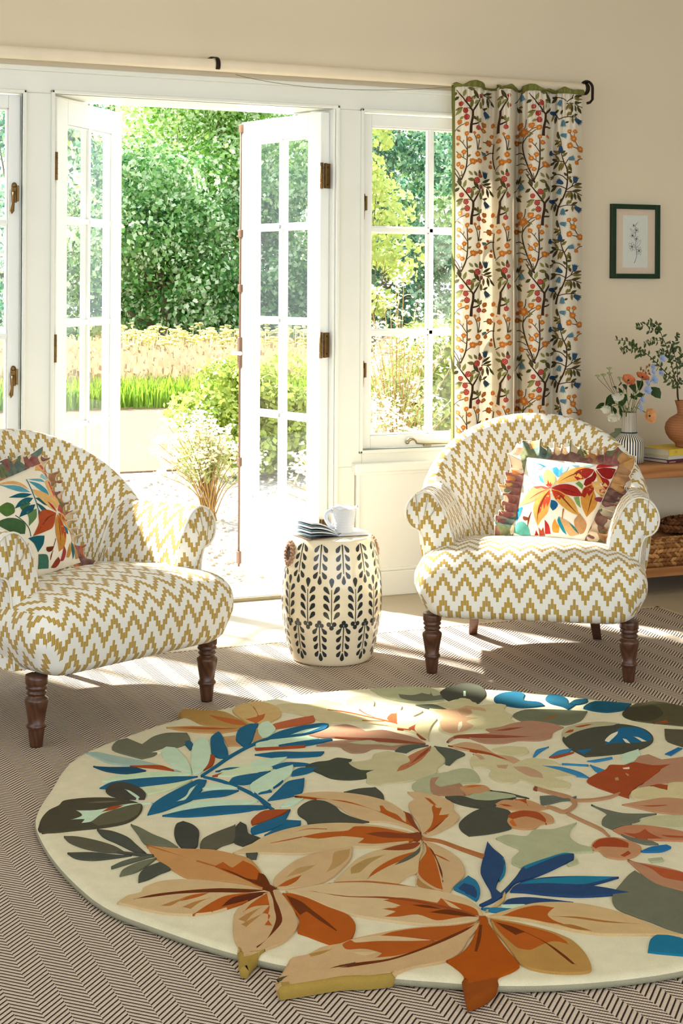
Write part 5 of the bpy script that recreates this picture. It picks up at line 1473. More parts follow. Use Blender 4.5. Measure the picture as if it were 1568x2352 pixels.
def tall_orange(dy):
    n0 = len(EM)
    twig([(925, 700), (890, 610), (840, 490), (800, 360), (790, 250), (845, 170), (930, 100)], [13, 11, 10, 9, 8, 6, 5]); twig([(800, 100), (820, 40), (825, -20)], 5); twig([(830, 500), (770, 470), (715, 475)], 5); twig([(850, 545), (790, 550)], 5); twig([(805, 380), (760, 345), (710, 350)], 6); twig([(800, 170), (790, 230)], 5)
    for i, f in enumerate(((758, 45, 40), (800, 125, 52), (880, 55, 34), (960, 75, 32), (722, 230, 36), (772, 555, 30), (725, 150, 26))): flower(*f, i)
    for a in ((DOL, (840, 180, 885, 150, 24)), (DOL, (795, 240, 745, 222, 24)), (DOL, (800, 400, 762, 425, 26)), (DOL, (860, 620, 845, 600, 20)), (DOL, (825, 430, 790, 415, 18))): lf(*((a[0],)+a[1]))
    # blue bell in the fold beside it
    twig([(690, 800), (740, 740), (780, 690)], 5)
    for c, a in ((OL2, (720, 700, 735, 630, 26)), (OL2, (740, 700, 778, 610, 26)), (DOL, (760, 690, 815, 665, 26)), (OL2, (715, 830, 750, 900, 24)), (DOL, (740, 830, 790, 850, 24)), (OL2, (730, 840, 780, 910, 24))): lf(c, *a)
    bell(776, 735, 1.3, 44, BL2)
    clip(n0, 0, dy, 700, 985)
def fold_blue(dy):
    n0 = len(EM)
    bell(362, 612, -1.6, 44); bell(372, 940, 1., 46); bell(350, 370, 2.8, 30, BL2)
    twig([(320, 720), (380, 740), (440, 800)], 6); twig([(320, 880), (350, 890), (370, 915)], 5); twig([(340, 240), (400, 235), (455, 250)], 6); twig([(350, 400), (420, 350), (470, 350)], 7); twig([(470, 250), (455, 400), (480, 540)], [6, 8, 8])
    for c, a in ((OL2, (330, 700, 420, 640, 28)), (OL2, (340, 720, 435, 690, 28)), (DOL, (370, 740, 440, 730, 26)), (OL2, (380, 750, 400, 860, 28)), (OL2, (410, 780, 470, 850, 26)), (DOL, (340, 760, 335, 850, 26)), (OL2, (335, 890, 388, 860, 24))): lf(c, *a)
    for i, f in enumerate(((350, 50, 30), (345, 115, 28), (408, 240, 38), (455, 45, 28), (440, 165, 26), (425, 505, 26), (362, 412, 24))): flower(*f, i)
    bud(388, 340, 17); bud(430, 450, 18)
    clip(n0, 0, dy, 322, 486)
def clip(n0, dx, dy, lo, hi):
    new = EM[n0:]; del EM[n0:]
    for c, pts in new:
        P = [(x+dx, y+dy) for x, y in pts]
        cx = sum(p[0] for p in P)/len(P)
        if lo+4 <= cx <= hi-4:
            P = [(max(lo-10, min(hi+10, x)), y) for x, y in P]; EM.append((c, P))
def zrow(y): return ony(1190, 480+y/4.9, CY0).z
for k in range(-2, 5):
    dy = k*REP
    red_tree(0, dy, 24, 322); orange_branch(0, dy, 24, 322)
    red_tree(310, dy-18, 488, 684); orange_branch(332, dy, 488, 684); 
    red_tree(806, dy-8, 835, 1078); orange_branch(812, dy, 835, 1078)
    blue_vine(0, dy, 1088, 1444); tall_orange(dy); fold_blue(dy)
em = MB(); ZR0 = zrow(0); ZR1 = (zrow(1000)-ZR0)/1000
nk = 0
for c, P in EM:
    z = [ZR0+ZR1*y for _, y in P]
    if max(z) > ZT-.004 or min(z) < ZB+.01: continue
    nk += 1
    # columns are in tracing units; work in units of 1/1000 so the cells stay small against the folds
    patch(em, [(x, y) for x, y in P], lambda x, y: csurf(x, ZR0+ZR1*y, .0016+.00003*c)-ol, c, 15.)
em.build('embroidery', [paint('thread_'+h, h, .75, .2, 300., .3, 900., .15) for h in EC], cl)
tag(cur, 'cream curtain embroidered with red berries, orange flowers and blue bells, edged olive green', 'curtain')

# ================================================================== round floral rug
RZ0, RTOP = .0034, .0235
RCX, RCY, RR = -.714, -2.315, 1.003
def rg(n): return {1: (90, 1550, 2.9037), 2: (600, 1550, 2.9037), 3: (1040, 1550, 2.9697), 4: (90, 1900, 2.9037), 5: (560, 1850, 2.7034), 6: (1028, 1850, 2.9037)}[n]
RUG = []
def R(n, col, *polys):
    x0, y0, s = rg(n)
    for p in polys:
        RUG.append((col, [onz(x0+x/s, y0+y/s, RTOP).xy for x, y in p]))
def RS(n, col, w, *lines):
    for ln in lines: R(n, col, stroke2(ln, w))
CRM = 'DCD3B2'; GRD = '4B4B3E'; GRM = '6D6D58'; BLU_ = '235F7E'; NAV = '2B4468'; MNT = 'BFD6B8'; PAL = '9DB3A6'; SAG = 'A9AB86'; TAN_ = 'C6A77A'; BEI = 'C6BB90'; RST = '9E4A22'; ORA = 'AA561A'; DRU = '66300F'; PNK = 'A97F64'; PCH = 'C09A74'; TER = '9C4824'; MUS = 'A08440'
# --- far edge, right
R(3, BEI, [(-130,230),(-60,190),(20,180),(90,150),(170,170),(205,205),(330,190),(400,195),(385,235),(440,270),(430,290),(460,320),(330,360),(250,370),(150,380),(40,410),(-60,380),(-60,320)])
R(2, GRD, [(1215,125),(1290,70),(1400,40),(1490,60),(1530,130),(1480,185),(1440,180),(1410,155),(1330,155),(1280,170)]); R(2, MNT, [(1376,105),(1394,105),(1396,140),(1376,140)])
R(2, 'AFAF88', [(755,100),(850,90),(1000,80),(1160,85),(1215,110),(1240,150),(1250,170),(1080,185),(950,175),(850,150)]); R(2, GRM, [(940,130),(1040,135),(1100,120),(1150,130),(1160,110),(1180,140),(1230,130),(1250,165),(1080,180),(960,160)])
R(2, '5A5E4A', [(1060,200),(1180,195),(1290,235),(1150,225)])
R(3, PCH, [(-110,240),(-40,235),(50,230),(120,205),(250,225),(265,250),(200,240),(160,235),(170,260),(120,285),(230,290),(130,315),(180,345),(100,390),(20,400),(-40,380),(-60,320),(-40,290)])
R(3, 'B08A66', [(60,240),(120,222),(160,240),(150,268),(90,275)]); R(3, 'DCCFB0', [(62,380),(72,320),(100,315),(100,350),(78,385)])
R(3, '20566B', [(310,150),(370,115),(460,105),(520,120),(520,165),(620,175),(660,200),(580,210),(490,215),(410,205),(330,185)], [(660,155),(690,125),(750,125),(810,150),(820,190),(870,190),(820,225),(780,205),(700,185)], [(820,185),(870,155),(950,150),(950,170),(880,190)], [(920,215),(1000,165),(1250,180),(1190,225),(1080,240),(980,230)])
R(3, '6E7058', [(440,270),(520,230),(700,225),(950,235),(900,300),(790,330),(660,310),(600,315),(500,305)]); R(3, ORA, [(620,305),(740,266),(742,274),(700,290)])
R(3, '57523A', [(1185,250),(1220,210),(1300,175),(1400,158),(1500,170),(1640,200),(1640,330),(1400,310),(1280,295),(1210,275)]); R(3, '45412F', [(1185,250),(1220,210),(1300,175),(1390,180),(1470,250),(1380,300),(1280,295),(1210,275)]); R(3, RST, [(1400,312),(1490,288),(1510,312)])
R(3, PNK, [(250,365),(350,350),(450,320),(560,305),(700,320),(790,345),(720,380),(700,420),(620,440),(480,440),(380,460),(250,460),(100,410),(60,420),(0,460),(0,440),(60,410),(180,400),(300,390)])
R(3, '8F4A30', [(-10,455),(60,410),(200,400),(350,405),(600,415),(350,430),(200,430),(60,425)], [(300,380),(420,355),(540,348),(400,378)])
R(3, GRD, [(780,420),(830,380),(920,350),(1050,330),(1180,320),(1320,345),(1390,390),(1395,440),(1310,490),(1180,520),(1050,535),(940,545),(850,500),(800,460)])
R(3, 'B3AB88', [(775,400),(800,350),(900,320),(1050,305),(1170,315),(1130,332),(1000,347),(880,380),(800,425)]); R(3, RST, [(850,345),(950,325),(1000,325),(900,350)], [(790,390),(830,365),(860,362),(850,380)])
R(3, '23648A', [(1060,470),(1080,440),(1130,380),(1180,345),(1300,345),(1380,390),(1390,430),(1290,450),(1200,450),(1100,462)], [(870,505),(980,490),(985,500),(930,535)]); R(3, 'E0DCC0', [(1065,440),(1110,390),(1165,368),(1160,390),(1100,450)], [(1188,420),(1215,425),(1247,455),(1215,450)], [(1260,405),(1300,410),(1362,440),(1320,442)])
R(3, MNT, [(1185,530),(1300,490),(1310,550),(1220,590),(1190,560)]); R(3, '5A5442', [(1475,350),(1640,355),(1640,480),(1500,435)]); R(3, '2A6C9C', [(1480,520),(1568,475),(1600,480),(1520,530)])
R(3, PCH, [(20,480),(120,455),(220,470),(330,535),(450,555),(500,580),(440,595),(330,560),(180,520),(60,500)]); R(3, RST, [(0,480),(150,500),(300,530),(450,590),(300,552),(150,515)])
R(3, BEI, [(160,560),(200,530),(300,545),(450,600),(560,560),(700,570),(770,600),(640,610),(760,640),(880,680),(720,690),(840,730),(820,760),(700,765),(600,740),(490,705),(450,730),(350,725),(280,680),(300,640),(250,625),(170,630),(155,600)], [(300,500),(400,480),(530,485),(550,520),(470,545),(400,540),(330,520)])
R(3, 'B89474', [(330,610),(420,608),(405,640),(340,632)], [(440,620),(540,620),(640,660),(660,700),(560,690),(460,640)], [(170,535),(230,545),(262,575),(220,580)])
R(3, '3B7FA8', [(580,550),(610,500),(690,480),(640,510),(590,550)], [(690,550),(760,505),(850,490),(820,520),(720,550)], [(640,612),(760,616),(900,650),(970,690),(880,680),(760,632)], [(970,600),(1080,640),(1092,668),(1020,650)], [(780,592),(960,600),(960,608),(780,600)], [(950,575),(1120,545),(1125,555),(1000,580)])
R(3, RST, [(690,552),(860,512),(860,518),(730,556)])
R(3, 'B08365', [(1270,580),(1300,540),(1370,525),(1460,560),(1640,535),(1640,700),(1460,720),(1320,750),(1280,770),(1380,690),(1450,630),(1400,600)])
R(3, TER, [(950,715),(1000,670),(1080,630),(1110,600),(1200,600),(1270,580),(1400,600),(1530,590),(1460,630),(1380,700),(1300,740),(1240,800),(1240,825),(1160,800),(1100,780),(1040,760)]); R(3, 'E0D2B4', [(1190,622),(1240,615),(1240,630),(1200,632)]); R(3, 'B98A66', [(1140,690),(1165,685),(1170,708),(1145,710)], [(1210,655),(1235,665),(1240,680),(1220,672)])
R(3, 'CDBE8F', [(1250,790),(1290,760),(1400,745),(1500,770),(1510,720),(1640,710),(1640,830),(1440,850),(1360,840),(1270,830)]); R(3, TER, [(1380,742),(1440,728),(1510,735),(1500,768),(1460,765)])
R(3, 'B98A66', [(1190,870),(1350,840),(1480,820),(1640,830),(1640,940),(1430,920),(1330,900)]); R(3, RST, [(1300,878),(1500,870),(1500,878),(1380,888)])
# --- far edge, left and centre
R(2, 'C8B98D', [(95,235),(150,205),(250,200),(380,205),(400,180),(470,175),(560,195),(592,212),(600,170),(660,145),(740,150),(785,180),(780,220),(840,200),(940,190),(970,210),(960,240),(1050,220),(1110,240),(1040,280),(1210,290),(1170,340),(1150,400),(1150,440),(1060,390),(980,370),(900,345),(780,330),(640,320),(480,325),(380,300),(250,265),(100,245)])
RS(2, '9C4E2C', [8,12,12,14,10], [(470,240),(600,256),(740,285),(860,310),(945,330)]); RS(2, '9C4E2C', [16,12,8], [(680,235),(720,262),(790,290)]); R(2, '9C4E2C', [(865,300),(895,262),(940,258),(942,335),(905,325)], [(1008,362),(1070,325),(1062,372),(1130,432),(1100,425),(1050,378)]); RS(2, '9C4E2C', 9, [(700,312),(860,314)], [(940,360),(1030,372)])
R(2, PNK, [(350,410),(440,380),(520,345),(600,335),(690,360),(730,380),(840,370),(940,390),(1060,420),(1130,455),(1000,445),(860,435),(700,430),(560,425),(430,425)]); R(2, '8A4A30', [(420,415),(560,420),(700,425),(900,430),(1130,460),(960,455),(820,445),(600,432)])
R(2, '9F7C60', [(400,480),(500,450),(640,440),(820,450),(1000,460),(1100,465),(950,500),(850,495),(780,495),(720,520),(640,525),(580,500),(560,485)]); R(2, 'B3AE88', [(600,460),(760,440),(860,470),(700,472)], [(820,455),(1000,465),(900,480),(830,470)])
R(2, '55594A', [(925,510),(960,480),(1050,465),(1150,470),(1060,490),(1000,520)], [(1185,475),(1300,490),(1395,525),(1340,555),(1290,600),(1265,595),(1260,550)])
R(2, 'BFB58B', [(615,590),(760,570),(790,530),(880,510),(1000,540),(1050,600),(1190,480),(1260,580),(1210,620),(1200,660),(1110,690),(1000,715),(900,725),(820,740),(740,725),(740,695),(720,650),(640,620)])
R(2, 'B07048', [(1165,475),(1150,520),(1110,570),(1050,610),(990,640),(930,655),(960,610),(1020,580),(1010,550),(1080,510),(1150,480)]); R(2, '8F4526', [(1165,475),(1145,520),(1090,565),(1000,620),(1040,580),(1090,530)])
R(2, '46493A', [(330,620),(400,590),(480,580),(540,560),(640,570),(620,595),(700,640),(800,640),(740,665),(740,690),(620,705),(500,695),(440,670),(390,650)])
R(2, SAG, [(1040,740),(1110,690),(1250,650),(1440,630),(1490,690),(1400,720),(1250,740),(1200,790),(1140,800),(1070,780)]); R(2, 'A47C5E', [(1165,690),(1230,680),(1200,730),(1240,750),(1360,720),(1400,760),(1390,805),(1200,800),(1165,790)]); R(2, 'B98A5C', [(1370,760),(1400,740),(1540,740),(1560,760),(1480,785),(1400,800)]); R(2, ORA, [(1375,752),(1420,745),(1470,752),(1420,760)])
R(2, GRD, [(585,790),(680,765),(800,755),(850,800),(860,845),(740,815)], [(280,910),(320,870),(380,845),(460,850),(540,890),(570,920),(660,960),(760,985),(640,1000),(460,1010),(350,1025),(340,980),(290,945)])
# --- middle right: dark leaf, berries, curling stem
R(3, SAG, [(0,660),(100,635),(160,640),(215,690),(210,730),(100,735),(0,740)])
R(3, GRD, [(80,1020),(120,970),(200,920),(300,890),(420,920),(440,950),(410,990),(440,1040),(380,1060),(280,1080),(150,1095),(100,1060)], [(-15,830),(100,825),(200,850),(300,850),(470,830),(400,860),(320,890),(250,905),(130,890),(30,860)], [(290,785),(400,795),(560,835),(440,815)])
R(3, 'A5AA85', [(130,830),(200,800),(280,790),(460,815),(470,825),(380,845),(280,858),(180,850)])
R(3, 'BB8C60', [(320,880),(380,850),(480,850),(560,850),(640,880),(690,900),(620,915),(520,915),(420,910)], [(80,770),(130,750),(250,750),(290,780),(220,810),(130,805)], [(410,1000),(430,950),(520,920),(640,925),(720,960),(720,1000),(640,1010),(600,1040),(500,1045),(430,1030)])
R(3, RST, [(460,845),(540,840),(555,890),(520,868)], [(350,880),(410,882),(450,895),(400,896)], [(410,970),(430,940),(520,920),(620,930),(680,980),(680,1010),(620,985),(540,965),(450,985)]); R(3, 'C06424', [(425,1000),(450,980),(480,1030),(450,1030)], [(110,770),(180,752),(250,755),(170,768)])
R(3, '62665A', [(630,820),(720,815),(800,835),(880,815),(870,840),(780,850),(700,870),(640,880)])
RS(3, 'B08560', [20,22,26,30,26,22,24,16], [(590,760),(700,790),(840,830),(872,866),(845,900),(795,922),(740,905),(680,885)]); RS(3, 'B08560', [16,18,18,12], [(870,845),(1000,838),(1120,815),(1180,790)], [(820,932),(920,980),(1060,1045),(1110,1090)]); R(3, '8A4A34', [(585,772),(600,752),(618,762),(608,782)])
R(3, '6A6C5A', [(980,875),(1080,905),(1200,930),(1430,930),(1310,960),(1310,990),(1250,1005),(1180,1020),(1130,1040),(1060,1010),(1060,970),(1090,935)], [(1180,1070),(1280,1100),(1400,1118),(1445,1138),(1360,1140),(1240,1105)]); R(3, 'BDB78E', [(1320,965),(1440,945),(1640,940),(1640,1030),(1450,1020),(1260,1005),(1320,985)])
R(3, 'B87C58', [(1130,1045),(1220,1015),(1350,1010),(1640,1060),(1640,1115),(1400,1110),(1280,1100),(1200,1080)]); R(3, 'A0502E', [(1180,1060),(1280,1070),(1350,1035),(1400,1070),(1480,1105),(1300,1105)], [(1440,1075),(1640,1085),(1640,1100),(1500,1095)])
R(6, 'A9AB86', [(360,215),(440,190),(560,200),(620,155),(740,150),(820,130),(900,105),(860,150),(860,210),(920,250),(1000,270),(1010,300),(900,305),(800,310),(700,350),(600,380),(530,410),(470,380),(470,350),(520,290),(440,255)], [(835,385),(905,348),(912,372),(850,395)])
R(6, 'B88860', [(1000,250),(1050,210),(1150,200),(1250,220),(1330,260),(1330,290),(1280,330),(1200,345),(1100,330),(1050,290),(1010,285)]); R(6, '9E4522', [(1000,265),(1050,215),(1150,205),(1250,240),(1250,275),(1150,270),(1060,270),(1030,285)], [(1190,325),(1245,290),(1265,310),(1220,335)]); R(6, '2A6C9C', [(1330,290),(1400,260),(1500,245),(1532,260),(1470,290),(1350,295)])
R(6, GRM, [(1290,420),(1340,450),(1440,510),(1640,570),(1640,840),(1500,800),(1400,760),(1250,710),(1170,670),(1140,610),(1150,570),(1190,520),(1250,450)])
R(6, 'B0805F', [(1240,350),(1300,365),(1400,380),(1640,440),(1640,555),(1480,530),(1380,480),(1315,420)]); R(6, 'A8542E', [(1240,350),(1310,370),(1450,400),(1640,440),(1640,500),(1480,470),(1400,415)])
R(6, '1F6E8C', [(1440,850),(1480,845),(1640,880),(1640,985),(1450,970),(1382,962),(1400,880)]); R(6, SAG, [(1380,340),(1470,330),(1480,350),(1400,365)])
# --- blue sprig, left
R(1, GRM, [(520,520),(560,460),(620,445),(720,485),(800,430),(880,408),(1020,405),(1040,460),(960,500),(860,510),(800,560),(720,580),(640,560)]); R(1, CRM, [(780,542),(860,515),(850,540)])
R(1, 'B08A4C', [(965,262),(1000,240),(1140,250),(1260,260),(1350,300),(1440,350),(1400,375),(1280,360),(1130,350),(1040,310),(985,290)]); R(1, 'B5632E', [(1150,280),(1260,300),(1380,320),(1430,355),(1330,350),(1200,310)])
R(1, 'B98A52', [(880,370),(1050,360),(1300,370),(1390,375),(1260,400),(1100,400),(960,385)]); R(1, 'A8582C', [(920,374),(1050,368),(1300,372),(1390,376),(1240,384),(1080,384)])
R(1, 'C9A86E', [(1320,250),(1400,200),(1500,190),(1620,225),(1640,290),(1560,330),(1500,335),(1430,340),(1370,300)]); R(1, 'B5632E', [(1440,215),(1470,230),(1500,285),(1545,268),(1530,310),(1480,342),(1400,312),(1480,292)])
R(1, 'B98F60', [(1260,430),(1340,420),(1350,460),(1380,485),(1290,490)], [(1480,370),(1540,420),(1530,440),(1460,460)])
RS(1, BLU_, [12,16,18,16,14,10], [(1115,692),(1220,620),(1290,570),(1400,505),(1520,450),(1590,425)])
R(1, BLU_, [(1180,500),(1180,430),(1230,390),(1255,420),(1270,470),(1290,510),(1300,565),(1240,570),(1190,545)], [(1345,430),(1370,370),(1440,340),(1495,340),(1470,400),(1450,460),(1410,500),(1380,480),(1350,455)]); R(1, '2C5D72', [(1000,465),(1040,455),(1065,490),(1040,520)])
R(1, RST, [(1170,545),(1205,555),(1190,620),(1130,655),(1160,610)])
R(1, MNT, [(850,520),(880,500),(940,505),(1000,560),(1040,620),(1050,670),(960,640),(880,590)], [(1050,560),(1060,480),(1110,430),(1150,445),(1175,500),(1180,570),(1160,620),(1110,670),(1062,680),(1048,620)])
R(1, PAL, [(350,545),(420,540),(520,560),(700,590),(850,625),(985,668),(860,640),(640,630),(500,610),(420,580)]); R(1, RST, [(640,630),(850,625),(935,657),(800,642)])
R(1, '244E66', [(395,635),(500,640),(680,640),(750,660),(620,680),(480,665)]); R(1, 'C2D6B0', [(450,735),(520,705),(700,680),(900,665),(1060,680),(900,700),(700,715),(560,735)])
R(1, BLU_, [(440,780),(520,740),(700,715),(900,700),(1095,695),(950,730),(700,765),(560,785)]); R(1, 'C9D3A8', [(720,780),(900,750),(1060,720),(900,790),(760,820)])
R(1, '48433A', [(480,790),(520,750),(600,740),(700,770),(750,820),(740,850),(640,850),(520,830)]); R(1, MNT, [(605,790),(640,795),(715,845),(690,855),(640,820)])
R(1, BLU_, [(760,955),(800,880),(870,830),(1000,760),(1100,715),(1155,720),(1120,790),(1060,850),(960,890),(860,930)], [(1040,850),(1130,800),(1250,785),(1370,785),(1280,820),(1150,835)]); R(1, MNT, [(945,870),(1010,830),(1040,780),(1095,750),(1060,800),(1010,860)], [(860,960),(960,905),(1100,860),(1300,850),(1500,855),(1420,880),(1200,890),(1000,920)], [(1120,780),(1180,745),(1300,750),(1360,770),(1240,775)])
R(1, BLU_, [(860,960),(1000,925),(1200,895),(1420,885),(1570,885),(1440,920),(1200,950),(1000,965)])
R(1, 'C9D6AE', [(1210,690),(1300,630),(1420,610),(1568,585),(1590,640),(1450,670),(1330,690)]); R(1, BLU_, [(1210,660),(1300,635),(1395,632),(1300,655)], [(1300,735),(1330,700),(1450,675),(1590,660),(1500,720),(1400,745)]); R(1, RST, [(1190,692),(1270,665),(1230,690)])
RS(1, BLU_, [8,14,16,18,14], [(1130,695),(1250,722),(1400,778),(1500,830),(1580,885)]); R(1, MNT, [(1450,790),(1490,720),(1580,680),(1568,760),(1500,800)]); R(1, BLU_, [(1500,806),(1568,770),(1590,790)])
R(2, 'B5603A', [(105,345),(250,305),(380,280),(385,320),(250,350),(130,370)]); R(2, BLU_, [(60,440),(150,390),(300,350),(440,330),(480,335),(460,370),(300,410),(150,430)]); R(2, MNT, [(220,415),(330,375),(440,358),(330,400)], [(15,360),(40,330),(80,320),(130,370),(90,420),(40,440),(10,400)], [(0,470),(150,440),(340,420),(420,435),(200,470),(0,500)])
R(2, BLU_, [(150,480),(320,450),(500,432),(510,440),(330,480),(180,490)], [(-10,545),(150,525),(300,525),(455,520),(430,545),(250,560),(100,560)], [(90,630),(200,595),(340,600),(380,610),(240,620),(150,635)], [(240,660),(300,630),(420,630),(340,665),(240,685)], [(-30,700),(20,665),(100,655),(0,700)], [(40,795),(130,730),(195,705),(150,750),(60,795)], [(80,850),(140,790),(220,720),(325,700),(320,760),(300,800),(200,830)], [(-40,900),(0,885),(80,900),(0,912)])
R(2, RST, [(-10,502),(180,490),(330,478),(325,490),(0,514)]); R(2, MNT, [(-30,600),(100,570),(210,560),(120,620),(-20,655)], [(-40,750),(120,650),(250,610),(240,670),(180,720),(80,790),(-20,810)], [(160,895),(220,850),(320,835),(250,880)])
RS(2, BLU_, [14,16,14], [(-10,800),(60,870),(125,915)])
R(2, BLU_, [(-30,1040),(100,980),(180,950),(235,910),(200,980),(305,985),(300,1010),(200,1050),(60,1085),(130,1040),(200,1005),(100,1045),(-20,1080)]); R(2, RST, [(-30,990),(60,920),(230,910),(180,940),(90,980),(-20,1015)])
# --- dark leaves, lower left
R(1, '4C4636', [(50,1000),(75,962),(110,930),(170,900),(200,870),(330,850),(500,845),(640,860),(725,890),(700,960),(620,1010),(480,1040),(300,1060),(150,1078),(62,1082),(40,1040)]); R(1, '5F5B44', [(430,940),(600,890),(725,890),(700,960),(600,1010),(430,1040),(380,1010)]); R(1, '6A6650', [(330,885),(480,868),(600,870),(480,885)])
R(1, MNT, [(240,1000),(320,970),(280,935),(420,930),(640,885),(800,875),(660,895),(460,960),(390,1010),(320,1020),(340,995)]); R(1, RST, [(440,950),(520,905),(620,895),(540,930)])
R(4, '4C4D42', [(425,40),(520,50),(630,90),(690,140),(760,200),(680,185),(560,130),(470,90)], [(230,200),(400,195),(560,210),(660,210),(540,230),(400,245),(290,235)], [(705,390),(710,340),(760,290),(850,255),(920,300),(850,330),(770,370)], [(1420,190),(1500,185),(1490,225),(1440,225)])
R(4, '6B6C55', [(650,5),(700,20),(800,70),(900,110),(970,155),(880,145),(760,140),(700,70)], [(580,350),(600,310),(700,260),(830,225),(760,280),(680,325)]); R(4, '42423A', [(940,60),(945,20),(960,-5),(1000,-20),(1060,0),(1105,40),(1105,90),(1085,155),(1000,165),(960,120)], [(1345,120),(1345,20),(1380,-20),(1420,0),(1440,60),(1500,80),(1520,90),(1400,140)])
R(4, '5A5644', [(1120,160),(1130,100),(1200,60),(1300,20),(1350,0),(1345,110),(1260,140),(1200,170)], [(205,90),(280,90),(400,110),(540,150),(620,195),(480,190),(340,165),(240,125)])
RS(4, '4C4D42', [10,12,10], [(560,188),(700,203),(805,212)]); RS(4, '5C5E4E', [6,20,24,12], [(800,212),(700,235),(600,265),(525,295)])
# --- upper star leaf
R(2, TAN_, [(255,818),(330,800),(450,790),(600,795),(750,815),(880,850),(980,910),(1050,980),(1100,1060),(1060,1040),(980,1010),(860,985),(760,985),(680,960),(600,920),(560,890),(440,845),(340,825)], [(1110,1070),(1090,1000),(1040,930),(1020,860),(1060,830),(1010,785),(1100,785),(1250,820),(1320,860),(1320,900),(1360,940),(1340,980),(1280,1020),(1200,1060),(1130,1080)])
R(2, ORA, [(260,820),(440,840),(600,850),(740,890),(830,920),(820,880),(850,880),(880,910),(950,940),(1000,990),(990,920),(1030,930),(1060,990),(1110,1060),(1040,1020),(920,970),(780,910),(600,865),(400,835)], [(1110,1070),(1160,1020),(1180,950),(1170,890),(1190,860),(1210,890),(1250,890),(1230,940),(1300,930),(1260,980),(1180,1050)], [(1120,820),(1160,830),(1215,880),(1180,870)]); R(2, '84401E', [(1130,1070),(1200,1010),(1290,940),(1240,1000),(1160,1060)], [(985,915),(1030,930),(1070,1000),(1110,1065),(1050,1025),(1010,975)])
R(5, 'C7AB7D', [(-30,310),(60,270),(160,210),(300,160),(450,130),(600,118),(750,120),(900,135),(1060,165),(1130,195),(1060,230),(960,255),(820,265),(700,265),(550,295),(400,312),(200,310),(60,308)])
R(5, ORA, [(380,210),(520,180),(680,165),(720,140),(850,140),(1000,165),(1120,190),(1080,225),(960,240),(850,250),(740,245),(780,215),(650,205),(500,222)]); R(5, '7E3D1C', [(780,185),(900,170),(1040,180),(1120,170),(1145,195),(1140,225),(1060,215),(900,210)]); RS(5, 'A8582A', [4,9,9], [(200,252),(300,232),(400,210)], [(330,185),(440,160),(560,160)])
R(5, 'C6AA7C', [(1140,215),(1080,250),(960,262),(820,300),(730,350),(680,400),(600,480),(700,480),(850,475),(980,500),(1060,440),(1120,420),(1130,340),(1150,280)])
R(5, '8A4420', [(1120,232),(1000,252),(880,285),(980,290),(1090,280),(1140,240)]); R(5, ORA, [(1120,285),(1050,340),(950,385),(870,430),(800,475),(830,425),(900,370),(1000,320)]); R(5, 'A88850', [(700,400),(800,340),(930,310),(830,370),(760,430),(700,440)]); R(5, '565944', [(1140,245),(1135,300),(1060,352),(950,392),(1030,335),(1100,290)])
R(5, 'C4A478', [(1150,220),(1230,245),(1320,290),(1390,350),(1415,420),(1380,470),(1340,510),(1320,550),(1240,540),(1120,515),(1115,420),(1130,350),(1160,290)])
R(5, 'AC591C', [(1150,225),(1165,290),(1130,350),(1118,430),(1150,470),(1230,520),(1285,535),(1270,470),(1240,360),(1210,290)]); R(5, 'A87A44', [(1118,440),(1150,480),(1230,525),(1285,540),(1120,514)]); R(5, DRU, [(1155,235),(1210,278),(1250,350),(1280,430),(1278,490),(1255,430),(1230,350),(1190,280)]); RS(5, ORA, [8,12,4], [(1225,310),(1280,335),(1320,355)])
RS(5, 'A8683A', [10,14,18,22], [(1140,207),(1250,220),(1400,272),(1535,316)])
# --- lower-left star leaf
R(4, 'BC8B54', [(755,140),(800,150),(1000,165),(1200,170),(1330,195),(1440,225),(1500,280),(1540,340),(1580,400),(1570,440),(1500,420),(1380,390),(1200,375),(1040,360),(940,310),(860,260),(805,210)]); R(4, ORA, [(1270,250),(1330,290),(1400,240),(1470,270),(1530,330),(1570,400),(1570,440),(1480,410),(1420,370),(1300,330),(1200,285)]); R(4, DRU, [(1190,278),(1300,322),(1400,368),(1500,410),(1590,450),(1585,400),(1540,330),(1500,320),(1490,370),(1440,362),(1320,312)]); RS(4, 'A8632E', [14,14,10,6], [(765,150),(860,178),(950,205),(1050,240)], [(1090,248),(1150,265),(1220,285)])
R(4, 'C7AA7C', [(565,532),(640,480),(720,460),(740,430),(850,385),(1000,370),(1150,375),(1300,390),(1420,405),(1520,430),(1590,450),(1480,490),(1400,520),(1300,560),(1200,590),(1060,605),(900,600),(750,575),(650,550)])
R(4, ORA, [(1070,605),(1180,530),(1280,480),(1400,460),(1580,450),(1440,510),(1300,560),(1200,590)], [(920,530),(1060,475),(1200,455),(1120,490),(1000,520)]); R(4, '5E2A14', [(1250,560),(1330,490),(1520,450),(1580,450),(1440,510)]); R(4, 'A87840', [(840,555),(960,510),(1080,480),(990,520),(920,555)], [(990,560),(1080,520),(1200,490),(1120,530),(1060,575)]); R(4, DRU, [(660,512),(800,475),(1000,448),(1250,428),(1580,438),(1450,460),(1200,462),(960,475),(780,500)])
R(5, 'C2A174', [(205,550),(100,600),(20,645),(-15,690),(-25,780),(-10,860),(10,900),(25,960),(30,1015),(70,1018),(110,960),(180,912),(280,870),(350,810),(380,760),(362,680),(310,600),(262,550),(225,535)])
